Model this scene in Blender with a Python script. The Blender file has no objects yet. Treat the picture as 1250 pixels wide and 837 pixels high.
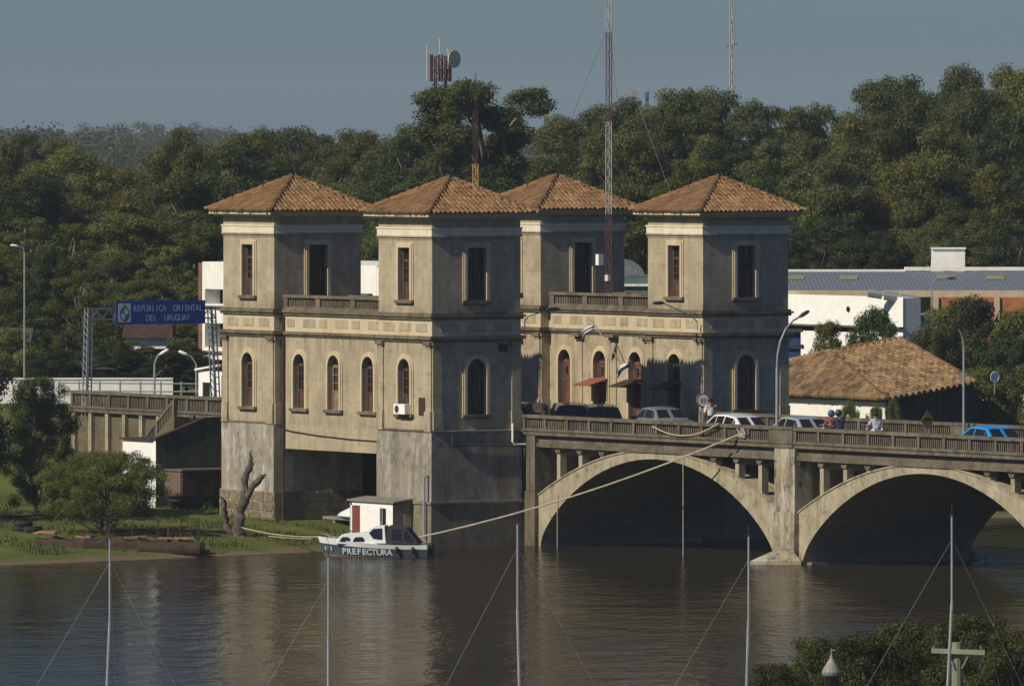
import bpy, bmesh, math, random
import numpy as np
from mathutils import Vector, Matrix
R = math.radians
random.seed(7)
rng = np.random.default_rng(11)
sc = bpy.context.scene
COL = sc.collection

# ------------------------------------------------------------ camera
cam_d = bpy.data.cameras.new('camera')
cam = bpy.data.objects.new('camera', cam_d); COL.objects.link(cam)
cam.location = (329.826, -200.954, 16.761)
cam.rotation_euler = (R(90), 0, R(90 - 31.821))
cam_d.sensor_width = 36.0
cam_d.lens = 11931.6 / 1250 * 36.0
cam_d.shift_y = -(418.5 - 150.17) / 1250
cam_d.clip_start = 1.0
cam_d.clip_end = 8000
sc.camera = cam

# ------------------------------------------------------------ sky, sun, exposure
SUN_EL, SUN_AZ = 37.0, 176.2          # azimuth clockwise from +Y
w = bpy.data.worlds.new('World'); sc.world = w; w.use_nodes = True
nt = w.node_tree; nt.nodes.clear()
sky = nt.nodes.new('ShaderNodeTexSky'); sky.sky_type = 'NISHITA'; sky.sun_disc = False
sky.sun_elevation = R(SUN_EL); sky.sun_rotation = R(SUN_AZ)
sky.altitude = 0; sky.air_density = 1.0; sky.dust_density = 0.6; sky.ozone_density = 3.0
tint = nt.nodes.new('ShaderNodeMix'); tint.data_type = 'RGBA'; tint.blend_type = 'MULTIPLY'
tint.inputs['Factor'].default_value = 1.0
tint.inputs['B'].default_value = (0.47, 0.66, 0.95, 1)
bg = nt.nodes.new('ShaderNodeBackground'); bg.inputs['Strength'].default_value = 0.069
wo = nt.nodes.new('ShaderNodeOutputWorld')
nt.links.new(sky.outputs[0], tint.inputs['A']); nt.links.new(tint.outputs['Result'], bg.inputs[0]); nt.links.new(bg.outputs[0], wo.inputs[0])
sl = bpy.data.lights.new('sun', 'SUN'); sun = bpy.data.objects.new('sun', sl); COL.objects.link(sun)
sl.energy = 5.0; sl.angle = R(0.53); sl.color = (1.0, 0.90, 0.72)
az, el = R(SUN_AZ), R(SUN_EL)
sdir = Vector((math.sin(az) * math.cos(el), math.cos(az) * math.cos(el), math.sin(el)))
sun.rotation_euler = sdir.to_track_quat('Z', 'Y').to_euler()
sun.location = (0, 0, 60)
vs = sc.view_settings
vs.view_transform = 'Standard'; vs.look = 'None'; vs.exposure = -0.10; vs.gamma = 1.0; vs.use_curve_mapping = False
cy = sc.cycles
cy.max_bounces = 6; cy.diffuse_bounces = 3; cy.glossy_bounces = 3; cy.transmission_bounces = 4
cy.transparent_max_bounces = 8; cy.volume_bounces = 0; cy.caustics_reflective = False; cy.caustics_refractive = False
cy.use_denoising = True

# ------------------------------------------------------------ axes of the bank: s along the shore, t inland
A0 = R(31.821)
DV = Vector((-math.cos(A0), math.sin(A0))); RV = Vector((math.sin(A0), math.cos(A0)))
BASE = Vector((329.826, -200.954))
def bank(s, t):
    p = BASE + DV * t + RV * s
    return p.x, p.y
def to_bank(x, y):
    q = Vector((x, y)) - BASE
    return q.dot(RV), q.dot(DV)
def sm(t):
    t = min(1.0, max(0.0, t)); return t * t * (3 - 2 * t)
_sx = [-60, -19.4, -15, -8, -4, 0, 10, 20, 60]
_sy = [366, 370.5, 375, 382, 388, 396, 408, 415.5, 424]
def ground_st(s, t):
    d = t - float(np.interp(s, _sx, _sy))
    if t < 330:
        return -1.2 + 1.2 * sm((268 - t) / 6) + 1.5 * sm((262 - t) / 25)
    return -1.2 + 1.2 * sm((d + 4) / 4) + .18 * sm(d / 1.5) + .45 * sm(d / 16) + .2 * sm((d - 14) / 14) + 3.3 * sm((d - 38) / 18) + .3 * sm((d - 60) / 200)
def ground_z(x, y):
    return ground_st(*to_bank(x, y))

# ------------------------------------------------------------ object helpers
def tag(o, label=None, cat=None, group=None, kind=None):
    if label: o['label'] = label
    if cat: o['category'] = cat
    if group: o['group'] = group
    if kind: o['kind'] = kind
    return o
def thing(name, label, cat, loc=(0, 0, 0), rz=0.0, group=None):
    o = bpy.data.objects.new(name, None); COL.objects.link(o)
    o.empty_display_size = .2
    o.location = loc; o.rotation_euler = (0, 0, rz)
    return tag(o, label, cat, group)
def root_of(o):
    while o.parent: o = o.parent
    return o
class MB:
    """collects geometry; build() links it as one mesh object"""
    def __init__(s): s.v = []; s.f = []
    def add(s, vs_, fs_):
        n = len(s.v); s.v += [tuple(p) for p in vs_]; s.f += [tuple(i + n for i in f) for f in fs_]; return s
    def box(s, x0, x1, y0, y1, z0, z1):
        return s.add([(x0,y0,z0),(x1,y0,z0),(x1,y1,z0),(x0,y1,z0),(x0,y0,z1),(x1,y0,z1),(x1,y1,z1),(x0,y1,z1)],
                     [(0,3,2,1),(4,5,6,7),(0,1,5,4),(1,2,6,5),(2,3,7,6),(3,0,4,7)])
    def quad(s, a, b, c, d): return s.add([a, b, c, d], [(0, 1, 2, 3)])
    def prism(s, pts, vec):
        """closed polygon pts (3d) swept along vec"""
        n = len(pts); q = [tuple(Vector(p) + Vector(vec)) for p in pts]
        return s.add(list(pts) + q, [tuple(range(n))[::-1], tuple(range(n, 2 * n))] + [(i, (i + 1) % n, n + (i + 1) % n, n + i) for i in range(n)])
    def strip(s, A, B, closed=False):
        n = len(A); m = n if closed else n - 1
        return s.add(list(A) + list(B), [(i, (i + 1) % n, n + (i + 1) % n, n + i) for i in range(m)])
    def tube(s, pts, r, n=6, caps=True):
        pts = [Vector(p) for p in pts]; k = len(pts)
        rr = r if isinstance(r, (list, tuple)) else [r] * k
        vs_, fs_ = [], []
        prev = None
        for i, p in enumerate(pts):
            t = (pts[min(i + 1, k - 1)] - pts[max(i - 1, 0)])
            t = t.normalized() if t.length > 1e-9 else Vector((0, 0, 1))
            if prev is None:
                a = Vector((1, 0, 0)) if abs(t.x) < .8 else Vector((0, 1, 0))
            else: a = prev
            x = (a - t * a.dot(t)); x = x.normalized() if x.length > 1e-6 else t.orthogonal().normalized()
            prev = x; y = t.cross(x)
            for j in range(n):
                an = 2 * math.pi * j / n
                vs_.append(tuple(p + (x * math.cos(an) + y * math.sin(an)) * rr[i]))
        for i in range(k - 1):
            for j in range(n):
                fs_.append((i*n+j, i*n+(j+1)%n, (i+1)*n+(j+1)%n, (i+1)*n+j))
        if caps: fs_ += [tuple(range(n))[::-1], tuple(range((k-1)*n, k*n))]
        return s.add(vs_, fs_)
    def lathe(s, prof, n=12, c=(0, 0, 0), axis='z'):
        vs_, fs_ = [], []
        for (r_, h) in prof:
            for j in range(n):
                an = 2 * math.pi * j / n; a, b = r_ * math.cos(an), r_ * math.sin(an)
                p = (a, b, h) if axis == 'z' else ((a, h, b) if axis == 'y' else (h, a, b))
                vs_.append((p[0]+c[0], p[1]+c[1], p[2]+c[2]))
        for i in range(len(prof) - 1):
            for j in range(n):
                fs_.append((i*n+j, i*n+(j+1)%n, (i+1)*n+(j+1)%n, (i+1)*n+j))
        fs_ += [tuple(range(n))[::-1], tuple(range((len(prof)-1)*n, len(prof)*n))]
        return s.add(vs_, fs_)
    def bar(s, a, b, wd, hg=None):
        """square bar from a to b"""
        hg = hg or wd
        a, b = Vector(a), Vector(b); t = (b - a).normalized()
        up = Vector((0, 0, 1)) if abs(t.z) < .95 else Vector((0, 1, 0))
        x = t.cross(up).normalized() * wd / 2; y = x.cross(t).normalized() * hg / 2
        return s.add([a-x-y, a+x-y, a+x+y, a-x+y, b-x-y, b+x-y, b+x+y, b-x+y],
                     [(0,3,2,1),(4,5,6,7),(0,1,5,4),(1,2,6,5),(2,3,7,6),(3,0,4,7)])
    def mesh(s, name, off=None):
        me = bpy.data.meshes.new(name)
        v = s.v if off is None else [(p[0]-off[0], p[1]-off[1], p[2]-off[2]) for p in s.v]
        me.from_pydata(v, [], s.f); me.update()
        bm = bmesh.new(); bm.from_mesh(me); bmesh.ops.recalc_face_normals(bm, faces=bm.faces); bm.to_mesh(me); bm.free()
        return me
    def build(s, name, mat, parent=None, local=False, smooth=False, bevel=0, kind=None, label=None):
        off = None
        if parent is not None and not local: off = tuple(root_of(parent).location)
        me = s.mesh(name, off)
        o = bpy.data.objects.new(name, me); COL.objects.link(o)
        me.materials.append(mat)
        if parent is not None: o.parent = parent
        if smooth:
            for p in me.polygons: p.use_smooth = True
        if bevel:
            m = o.modifiers.new('bevel', 'BEVEL'); m.width = bevel; m.segments = 2; m.limit_method = 'ANGLE'
        if kind: o['kind'] = kind
        if label: o['label'] = label
        return o
def B(name, mat, parent, *boxes, **k):
    m = MB()
    for b in boxes: m.box(*b)
    return m.build(name, mat, parent, **k)
def copy_tree(o, parent=None):
    c = o.copy(); COL.objects.link(c); c.parent = parent
    for ch in o.children: copy_tree(ch, c)
    return c
def np_mesh(name, V, F):
    me = bpy.data.meshes.new(name)
    V = np.asarray(V, np.float32); F = np.asarray(F, np.int32); k = F.shape[1]
    me.vertices.add(len(V)); me.vertices.foreach_set('co', V.ravel())
    me.loops.add(F.size); me.loops.foreach_set('vertex_index', F.ravel())
    me.polygons.add(len(F)); me.polygons.foreach_set('loop_start', np.arange(0, F.size, k, dtype=np.int32))
    me.update(calc_edges=True); me.validate()
    return me

# ------------------------------------------------------------ materials
class NT:
    def __init__(s, name):
        s.m = bpy.data.materials.new(name); s.m.use_nodes = True; s.t = s.m.node_tree
        s.b = s.t.nodes['Principled BSDF']; s.out = s.t.nodes['Material Output']
    def n(s, typ, **k):
        x = s.t.nodes.new(typ)
        for a, b in k.items():
            if a in ('ins',):
                for i, v in b.items(): x.inputs[i].default_value = v
            else: setattr(x, a, b)
        return x
    def l(s, a, b): s.t.links.new(a, b)
    def pos(s, scale=(1, 1, 1), obj=False):
        g = s.n('ShaderNodeTexCoord').outputs['Object'] if obj else s.n('ShaderNodeNewGeometry').outputs['Position']
        m = s.n('ShaderNodeMapping'); m.inputs['Scale'].default_value = scale; s.l(g, m.inputs['Vector']); return m.outputs[0]
    def noise(s, vec, scale, detail=4, rough=.6):
        x = s.n('ShaderNodeTexNoise'); x.inputs['Scale'].default_value = scale; x.inputs['Detail'].default_value = detail
        x.inputs['Roughness'].default_value = rough; s.l(vec, x.inputs['Vector']); return x.outputs['Fac']
    def ramp(s, fac, *stops):
        x = s.n('ShaderNodeValToRGB'); e = x.color_ramp.elements
        while len(e) < len(stops): e.new(.5)
        for el_, (p, c) in zip(e, stops):
            el_.position = p; el_.color = (*c, 1) if isinstance(c, (tuple, list)) else (c, c, c, 1)
        s.l(fac, x.inputs[0]); return x.outputs[0]
    def mix(s, fac, a, b, mode='MIX'):
        x = s.n('ShaderNodeMix', data_type='RGBA', blend_type=mode)
        for i, v in (('Factor', fac), ('A', a), ('B', b)):
            if hasattr(v, 'node'): s.l(v, x.inputs[i])
            else: x.inputs[i].default_value = v if i == 'Factor' else (*v, 1)
        return x.outputs['Result']
    def math(s, op, a, b=None):
        x = s.n('ShaderNodeMath', operation=op)
        for i, v in enumerate((a, b)):
            if v is None: continue
            if hasattr(v, 'node'): s.l(v, x.inputs[i])
            else: x.inputs[i].default_value = v
        return x.outputs[0]
    def z(s):
        x = s.n('ShaderNodeSeparateXYZ'); s.l(s.n('ShaderNodeNewGeometry').outputs['Position'], x.inputs[0]); return x.outputs[2]
    def rand(s): return s.n('ShaderNodeNewGeometry').outputs['Random Per Island']
    def orand(s): return s.n('ShaderNodeObjectInfo').outputs['Random']
    def bump(s, h, strength=.3, dist=.02):
        x = s.n('ShaderNodeBump'); x.inputs['Strength'].default_value = strength; x.inputs['Distance'].default_value = dist
        s.l(h, x.inputs['Height']); s.l(x.outputs[0], s.b.inputs['Normal'])
    def col(s, c):
        if hasattr(c, 'node'): s.l(c, s.b.inputs['Base Color'])
        else: s.b.inputs['Base Color'].default_value = (*c, 1)
    def set(s, rough=.8, metal=0, spec=.3):
        s.b.inputs['Roughness'].default_value = rough; s.b.inputs['Metallic'].default_value = metal
        s.b.inputs['Specular IOR Level'].default_value = spec; return s

def plain(name, c, rough=.7, var=.25, metal=0, sc_=3, bump=.15, spec=.3):
    t = NT(name).set(rough, metal, spec)
    f = t.noise(t.pos(obj=True), sc_, 5)
    t.col(t.mix(t.ramp(f, (.3, 0.0), (.75, 1.0)), tuple(x * (1 - var) for x in c), tuple(min(1, x * (1 + var * .6)) for x in c)))
    if bump: t.bump(t.noise(t.pos(obj=True), sc_ * 6, 3), bump, .01)
    return t.m

def plaster(name, c1, c2, stain, amount=.5, courses=True, whites=0.0, splash=False):
    """old lime plaster: mottled, rain-streaked, with mould on ledges"""
    t = NT(name).set(.9, 0, .15)
    p = t.pos()
    base = t.mix(t.ramp(t.noise(p, .9, 6, .65), (.32, 0.0), (.68, 1.0)), c1, c2)
    streak = t.noise(t.pos((2.1, 2.1, .36)), 1.0, 8, .78)
    base = t.mix(t.math('MULTIPLY', t.ramp(streak, (.46, 0.0), (.72, 1.0)), amount), base, stain)
    blot = t.math('MULTIPLY', t.ramp(t.noise(p, 2.3, 8, .72), (.52, 0.0), (.66, 1.0)), amount * .8)
    base = t.mix(blot, base, tuple(x * .8 for x in stain))
    if whites:
        wst = t.noise(t.pos((1.5, 1.5, .42)), 1.1, 8, .8); blob_ = t.ramp(t.noise(p, .55, 5, .7), (.42, .1), (.62, 1.0))
        base = t.mix(t.math('MULTIPLY', t.math('MULTIPLY', t.ramp(wst, (.47, 0.0), (.60, 1.0)), blob_), whites), base, (.55, .53, .48))
    if splash:                                               # black mould creeping up from the string course
        zz = t.z(); up = t.n('ShaderNodeMapRange'); up.inputs[1].default_value = 9.75; up.inputs[2].default_value = 9.15; t.l(zz, up.inputs[0])
        base = t.mix(t.math('MULTIPLY', t.math('MULTIPLY', up.outputs[0], t.math('GREATER_THAN', zz, 9.1)), t.ramp(t.noise(t.pos((2.5, 2.5, 1.2)), 1.2, 6, .7), (.40, 0.0), (.62, .8))), base, (.11, .09, .062))
        for (z0, z1, amt) in ((7.15, 8.1, .75), (11.5, 12.2, .5), (4.6, 5.1, -.6)):   # drips below cornice and band, damp at the foot
            mr = t.n('ShaderNodeMapRange'); mr.inputs[1].default_value, mr.inputs[2].default_value = (z0, z1) if amt > 0 else (z1, z0); t.l(zz, mr.inputs[0])
            cut = t.math('LESS_THAN', zz, z1 + .02) if amt > 0 else t.math('GREATER_THAN', zz, z0 - .05)
            base = t.mix(t.math('MULTIPLY', t.math('MULTIPLY', mr.outputs[0], cut), t.math('MULTIPLY', t.ramp(t.noise(t.pos((5, 5, .35)), 1.3, 5, .7), (.45, 0.0), (.66, 1.0)), abs(amt))), base, (.13, .108, .075))
        grey = t.ramp(t.noise(t.pos((1.2, 1.2, .5)), .8, 7, .75), (.5, 0.0), (.64, .55))
        base = t.mix(grey, base, (.24, .205, .15))
    h = t.noise(p, 14, 5)
    if courses:
        fr = t.math('FRACT', t.math('MULTIPLY', t.z(), 2.35))
        ln = t.math('LESS_THAN', fr, .06)
        base = t.mix(t.math('MULTIPLY', ln, t.math('MULTIPLY', t.noise(p, 1.7, 3), .35)), base, tuple(x * .7 for x in stain))
    t.col(base); t.bump(h, .35, .02)
    return t.m
M = {}
M['plaster'] = plaster('old_cream_plaster', (.345, .285, .19), (.46, .39, .275), (.19, .158, .112), .6, splash=True)
M['plaster_clean'] = plaster('pale_cream_plaster', (.47, .39, .255), (.56, .475, .325), (.28, .23, .15), .4, False)
M['band'] = plaster('limewashed_band', (.62, .55, .42), (.72, .65, .52), (.38, .32, .22), .35, False)
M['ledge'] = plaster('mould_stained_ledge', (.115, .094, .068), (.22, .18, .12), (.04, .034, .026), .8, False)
M['base_white'] = plaster('limewash_streaked_pier', (.22, .195, .155), (.33, .295, .24), (.085, .075, .06), .75, False, .95)
M['base'] = plaster('streaked_concrete_base', (.20, .175, .14), (.30, .265, .21), (.085, .075, .06), .8, False, .55)
M['base_dark'] = plaster('dark_concrete_base', (.17, .145, .105), (.25, .21, .15), (.08, .07, .05), .8, False, .15)  # darker, browner version of the base concrete
M['bridge'] = plaster('bridge_concrete', (.100, .084, .060), (.170, .142, .100), (.04, .034, .025), .8, False, .12)
M['ring'] = plaster('arch_ring_concrete', (.29, .25, .17), (.41, .355, .245), (.12, .105, .062), .85, False, .2)
M['barrel'] = plaster('arch_soffit_concrete', (.21, .195, .17), (.31, .285, .25), (.10, .093, .08), .65, False, .1)  # lightened to stand in for light bounced up from the water
M['pier'] = plaster('pier_concrete', (.24, .20, .135), (.37, .315, .215), (.055, .043, .032), 1.0, False, .7)
M['retain'] = plaster('retaining_wall_concrete', (.105, .086, .052), (.16, .132, .08), (.05, .043, .028), .7, False)
M['mortar'] = plain('mortar', (.34, .29, .19))
M['stone'] = plain('rubble_stone', (.21, .17, .115), .9, .45)
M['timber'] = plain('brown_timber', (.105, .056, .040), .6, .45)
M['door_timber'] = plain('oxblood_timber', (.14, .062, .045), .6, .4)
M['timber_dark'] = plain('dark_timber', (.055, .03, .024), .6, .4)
M['timber_pale'] = plain('weathered_timber', (.25, .17, .11), .7, .4)
g_ = NT('window_glass').set(.06, 0, .5); g_.col((.012, .013, .016)); M['glass'] = g_.m
g_ = NT('dark_interior').set(.9, 0, .1); g_.col((.012, .010, .009)); M['void'] = g_.m
def tile_mat(name, cols, mould=.5):
    t = NT(name).set(.85, 0, .2)
    r_ = t.rand()
    c = t.ramp(r_, *[(i / (len(cols) - 1), k) for i, k in enumerate(cols)])
    c = t.mix(t.math('MULTIPLY', t.ramp(t.noise(t.pos(), 1.6, 6, .7), (.47, 0.0), (.66, 1.0)), mould), c, (.055, .045, .032))
    t.col(c); t.bump(t.noise(t.pos(), 20, 3), .3, .01); return t.m
M['tiles'] = tile_mat('clay_roof_tiles', [(.185, .103, .045), (.235, .132, .058), (.165, .092, .04), (.28, .165, .078), (.205, .115, .05)], .55)
M['tiles_old'] = tile_mat('weathered_clay_tiles', [(.205, .125, .058), (.29, .185, .09), (.145, .09, .048), (.34, .225, .115), (.19, .115, .055)], .9)
M['white'] = plain('white_paint', (.82, .81, .78), .6, .08)
M['white_old'] = plaster('old_white_wall', (.74, .72, .67), (.82, .80, .76), (.46, .43, .37), .3, False)
M['brick_old'] = plain('brown_brick', (.20, .10, .065), .9, .4)
M['brick'] = plain('orange_brick', (.42, .16, .07), .9, .3)
M['asphalt'] = plain('asphalt', (.055, .052, .05), .9, .3)
M['galv'] = plain('galvanised_steel', (.42, .43, .44), .45, .15, .6)
M['steel_dark'] = plain('dark_steel', (.09, .09, .10), .5, .3, .5)
M['rust'] = plain('rusted_steel', (.060, .036, .025), .9, .5)
M['rust_pale'] = plain('pale_rust', (.36, .18, .10), .9, .4)
M['brown_tarp'] = plain('brown_tarpaulin', (.075, .042, .035), .7, .4)
M['brown_pale'] = plain('sunlit_brown_panel', (.145, .095, .075), .7, .25)  # lighter copy of the tarpaulin brown, sunlight put into the colour
M['rubber'] = plain('rubber', (.02, .02, .02), .8, .2)
M['rope'] = plain('rope', (.42, .37, .28), .9, .3)
M['black'] = plain('black_metal', (.03, .03, .032), .5, .2)
M['red_mast'] = plain('mast_red', (.15, .06, .052), .6, .3)
M['white_mast'] = plain('mast_white', (.44, .42, .39), .6, .25)
M['yellow_mast'] = plain('mast_yellow', (.42, .27, .07), .6, .3)
M['blue_sign'] = plain('sign_blue', (.008, .06, .30), .45, .1, bump=0)
M['sign_white'] = plain('sign_white', (.62, .66, .68), .5, .08, bump=0)
M['roof_blue'] = plain('blue_grey_sheet_roof', (.16, .185, .205), .55, .22)
M['green_wall'] = plaster('dark_green_grey_wall', (.050, .060, .045), (.085, .095, .07), (.03, .035, .026), .6, False, .12)  # very dark green-grey with random streaks
M['shadow_wall'] = plain('shaded_wall_tone', (.035, .042, .055), .8, .3)  # house side turned from the sun and a cornice, their shade in the colour
M['bark'] = plain('tree_bark', (.115, .09, .065), .95, .45, sc_=5)
M['bark_pale'] = plain('pale_eucalyptus_bark', (.17, .14, .105), .9, .5, sc_=2)
M['dead'] = plain('dead_wood', (.115, .092, .075), .95, .5, sc_=6, bump=.6)
def leaf(name, c1, c2, tr=.35, orange=None):
    t = NT(name); nt_ = t.t; nt_.nodes.remove(t.b)
    r_ = t.rand(); o_ = t.orand()
    c = t.mix(r_, c1, c2)
    c = t.mix(t.math('MULTIPLY', o_, .5), c, tuple(.5 * (a + b) * k for a, b, k in zip(c1, c2, (1.05, 1.0, .75))))
    o2 = t.math('FRACT', t.math('MULTIPLY', o_, 7.13))              # every tree its own tone
    tone = t.ramp(o2, (0.0, .74), (.5, 1.0), (1.0, 1.38)); c = t.mix(1.0, c, tone, 'MULTIPLY')
    d = t.n('ShaderNodeBsdfDiffuse'); e = t.n('ShaderNodeBsdfTranslucent'); m_ = t.n('ShaderNodeMixShader')
    g2 = t.n('ShaderNodeBsdfGlossy'); g2.inputs['Roughness'].default_value = .45; g2.inputs['Color'].default_value = (.6, .6, .6, 1)
    m2 = t.n('ShaderNodeMixShader'); m2.inputs[0].default_value = .012
    m_.inputs[0].default_value = tr
    t.l(c, d.inputs[0]); t.l(c, e.inputs[0]); t.l(d.outputs[0], m_.inputs[1]); t.l(e.outputs[0], m_.inputs[2])
    t.l(m_.outputs[0], m2.inputs[1]); t.l(g2.outputs[0], m2.inputs[2]); t.l(m2.outputs[0], t.out.inputs[0])
    return t.m
M['leaf_euc'] = leaf('eucalyptus_leaves', (.048, .066, .021), (.122, .138, .047))
M['leaf_yel'] = leaf('olive_leaves', (.070, .080, .020), (.170, .166, .046))
M['leaf_dark'] = leaf('dark_leaves', (.028, .045, .017), (.072, .094, .031))
M['leaf_bright'] = leaf('bright_leaves', (.066, .094, .021), (.160, .178, .046))
M['leaf_willow'] = leaf('willow_leaves', (.070, .100, .020), (.165, .188, .046), .45)
M['leaf_far'] = leaf('far_leaves', (.045, .058, .028), (.075, .088, .042))

M['skylight_'] = plain('yellowed_skylight', (.30, .27, .15), .6)
M['turq'] = plain('turquoise_paint', (.18, .42, .42), .6)
M['shadow_blue'] = plain('shaded_blue_wall', (.03, .06, .14), .7)  # blue wall standing in shadow, the shade is part of this colour
M['turq_grey'] = plain('grey_green_paint', (.10, .15, .15), .7)
M['cream'] = plain('cream_dish', (.62, .56, .40), .6)
M['elev'] = plain('elevator_steel', (.12, .13, .15), .6)
M['yel_head'] = plain('elevator_yellow', (.27, .24, .14), .6)
M['elev_blue'] = plain('elevator_blue', (.06, .13, .22), .6)
M['leaf_near'] = leaf('near_tree_leaves', (.030, .042, .014), (.085, .090, .030))
M['leaf_grass'] = leaf('grass_blades', (.050, .075, .018), (.115, .125, .036), .3)
M['roof_grey'] = plain('old_grey_roof', (.075, .068, .058), .85, .3)
M['dirt'] = plain('dry_dirt', (.30, .245, .165), .95, .3, sc_=2)
M['red_door'] = plain('rust_red_door', (.20, .05, .03), .7); M['galv_rust'] = plain('weathered_sheet', (.22, .21, .18), .7, .35)
M['hull_paleblue'] = plain('pale_blue_gunwale', (.25, .33, .45), .6); M['orange'] = plain('orange_strap', (.50, .17, .04), .7); M['sign_yellow'] = plain('sign_yellow', (.28, .18, .02), .6, .15, bump=0)
M['pole_green'] = plain('lichen_concrete_pole', (.20, .22, .14), .9, .3); M['arm_green'] = plain('pale_painted_arm', (.32, .33, .23), .8, .25); M['zinc'] = plain('weathered_zinc', (.26, .24, .21), .6, .35)

# ============================================================ SETTING
def build_ground():
    ts = sorted(set(list(np.linspace(-60, 255, 22)) + list(np.linspace(256, 272, 9)) + list(np.linspace(285, 360, 6)) +
         list(np.linspace(362, 452, 91)) + list(np.linspace(456, 700, 40)) + [760, 850, 1000, 1300, 1700, 2300, 3200, 4500]))
    ss = sorted(set(list(np.linspace(-45, 45, 91)) + list(np.linspace(-160, -46, 16)) + list(np.linspace(46, 160, 16)) + [-2500, -1200, -600, -300, 300, 600, 1200, 2500]))
    V, F = [], []
    for t in ts:
        for s in ss:
            x, y = bank(s, t); z = ground_st(s, t)
            if 366 < t < 640 and z > 0: z += .05 * math.sin(s * 1.7 + t * .9) * math.sin(t * 1.3 - s * .6)
            V.append((x, y, z))
    n = len(ss)
    for i in range(len(ts) - 1):
        for j in range(n - 1):
            F.append((i*n+j, i*n+j+1, (i+1)*n+j+1, (i+1)*n+j))
    t = NT('river_bank_grass').set(.95, 0, .1)
    p = t.pos()
    grass = t.mix(t.ramp(t.noise(p, .55, 7, .7), (.36, 0.0), (.64, 1.0)), (.060, .085, .018), (.125, .140, .034))
    grass = t.mix(t.ramp(t.noise(p, 2.6, 6, .7), (.56, 0.0), (.76, .55)), grass, (.15, .125, .055))
    mud = t.mix(t.noise(p, 3, 5), (.10, .075, .045), (.22, .17, .105))
    zz = t.math('ADD', t.z(), t.math('MULTIPLY', t.math('SUBTRACT', t.noise(p, .9, 5), .5), .35))
    mr = t.n('ShaderNodeMapRange'); mr.inputs[1].default_value = .06; mr.inputs[2].default_value = .16; t.l(zz, mr.inputs[0])
    t.col(t.mix(mr.outputs[0], mud, grass)); t.bump(t.noise(p, 9, 6), .8, .08)
    me = np_mesh('ground', V, F); me.materials.append(t.m)
    for q in me.polygons: q.use_smooth = True
    o = bpy.data.objects.new('ground', me); COL.objects.link(o); o['kind'] = 'structure'
build_ground()

def build_water():
    t = NT('river_water'); t.t.nodes.remove(t.b)
    df = t.n('ShaderNodeBsdfDiffuse'); gl = t.n('ShaderNodeBsdfGlossy'); gl.inputs['Roughness'].default_value = .06; fr = t.n('ShaderNodeFresnel'); fr.inputs['IOR'].default_value = 1.33; mx = t.n('ShaderNodeMixShader')
    p = t.pos()
    t.l(t.mix(t.noise(p, .05, 3), (.027, .022, .012), (.037, .029, .016)), df.inputs['Color'])
    m0 = t.n('ShaderNodeMapping'); m0.inputs['Rotation'].default_value = (0, 0, R(-58.18 + 6))
    t.l(t.n('ShaderNodeNewGeometry').outputs['Position'], m0.inputs[0])
    m = t.n('ShaderNodeMapping'); m.inputs['Scale'].default_value = (1.15, .62, 1); t.l(m0.outputs[0], m.inputs[0])
    big = t.noise(m.outputs[0], .35, 2)
    a = t.noise(m.outputs[0], 1.5, 3, .55); b = t.noise(m.outputs[0], 4.5, 3, .6)
    gust = t.ramp(t.noise(m.outputs[0], .06, 4), (.36, .35), (.62, 1.0))
    h = t.math('ADD', t.math('MULTIPLY', t.math('ADD', t.math('MULTIPLY', a, 1.0), t.math('MULTIPLY', b, .26)), gust), t.math('MULTIPLY', big, 1.2))
    x = t.n('ShaderNodeBump'); x.inputs['Strength'].default_value = 1.0; x.inputs['Distance'].default_value = .068
    t.l(h, x.inputs['Height'])
    for q in (df, gl, fr): t.l(x.outputs[0], q.inputs['Normal'])
    t.l(t.math('MULTIPLY', fr.outputs[0], .70), mx.inputs[0]); t.l(df.outputs[0], mx.inputs[1]); t.l(gl.outputs[0], mx.inputs[2]); t.l(mx.outputs[0], t.out.inputs[0])
    V = [(*bank(s, q), 0.0) for q in (255, 700) for s in (-900, 900)]
    me = np_mesh('river_water', V, [(0, 1, 3, 2)]); me.materials.append(t.m)
    o = bpy.data.objects.new('river_water', me); COL.objects.link(o); o['kind'] = 'structure'
build_water()

def build_haze():
    t = NT('haze'); t.t.nodes.remove(t.b)
    v = t.n('ShaderNodeVolumePrincipled'); v.inputs['Density'].default_value = .00009
    v.inputs['Color'].default_value = (.72, .83, .95, 1); v.inputs['Anisotropy'].default_value = 0.0
    t.l(v.outputs[0], t.out.inputs['Volume'])
    m = MB(); lo, hi = -2.3, 36.0
    c = [bank(-2600, -70), bank(2600, -70), bank(2600, 4600), bank(-2600, 4600)]
    m.prism([(x, y, lo) for x, y in c], (0, 0, hi - lo))
    m.build('haze', t.m, kind='stuff')
build_haze()

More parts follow.
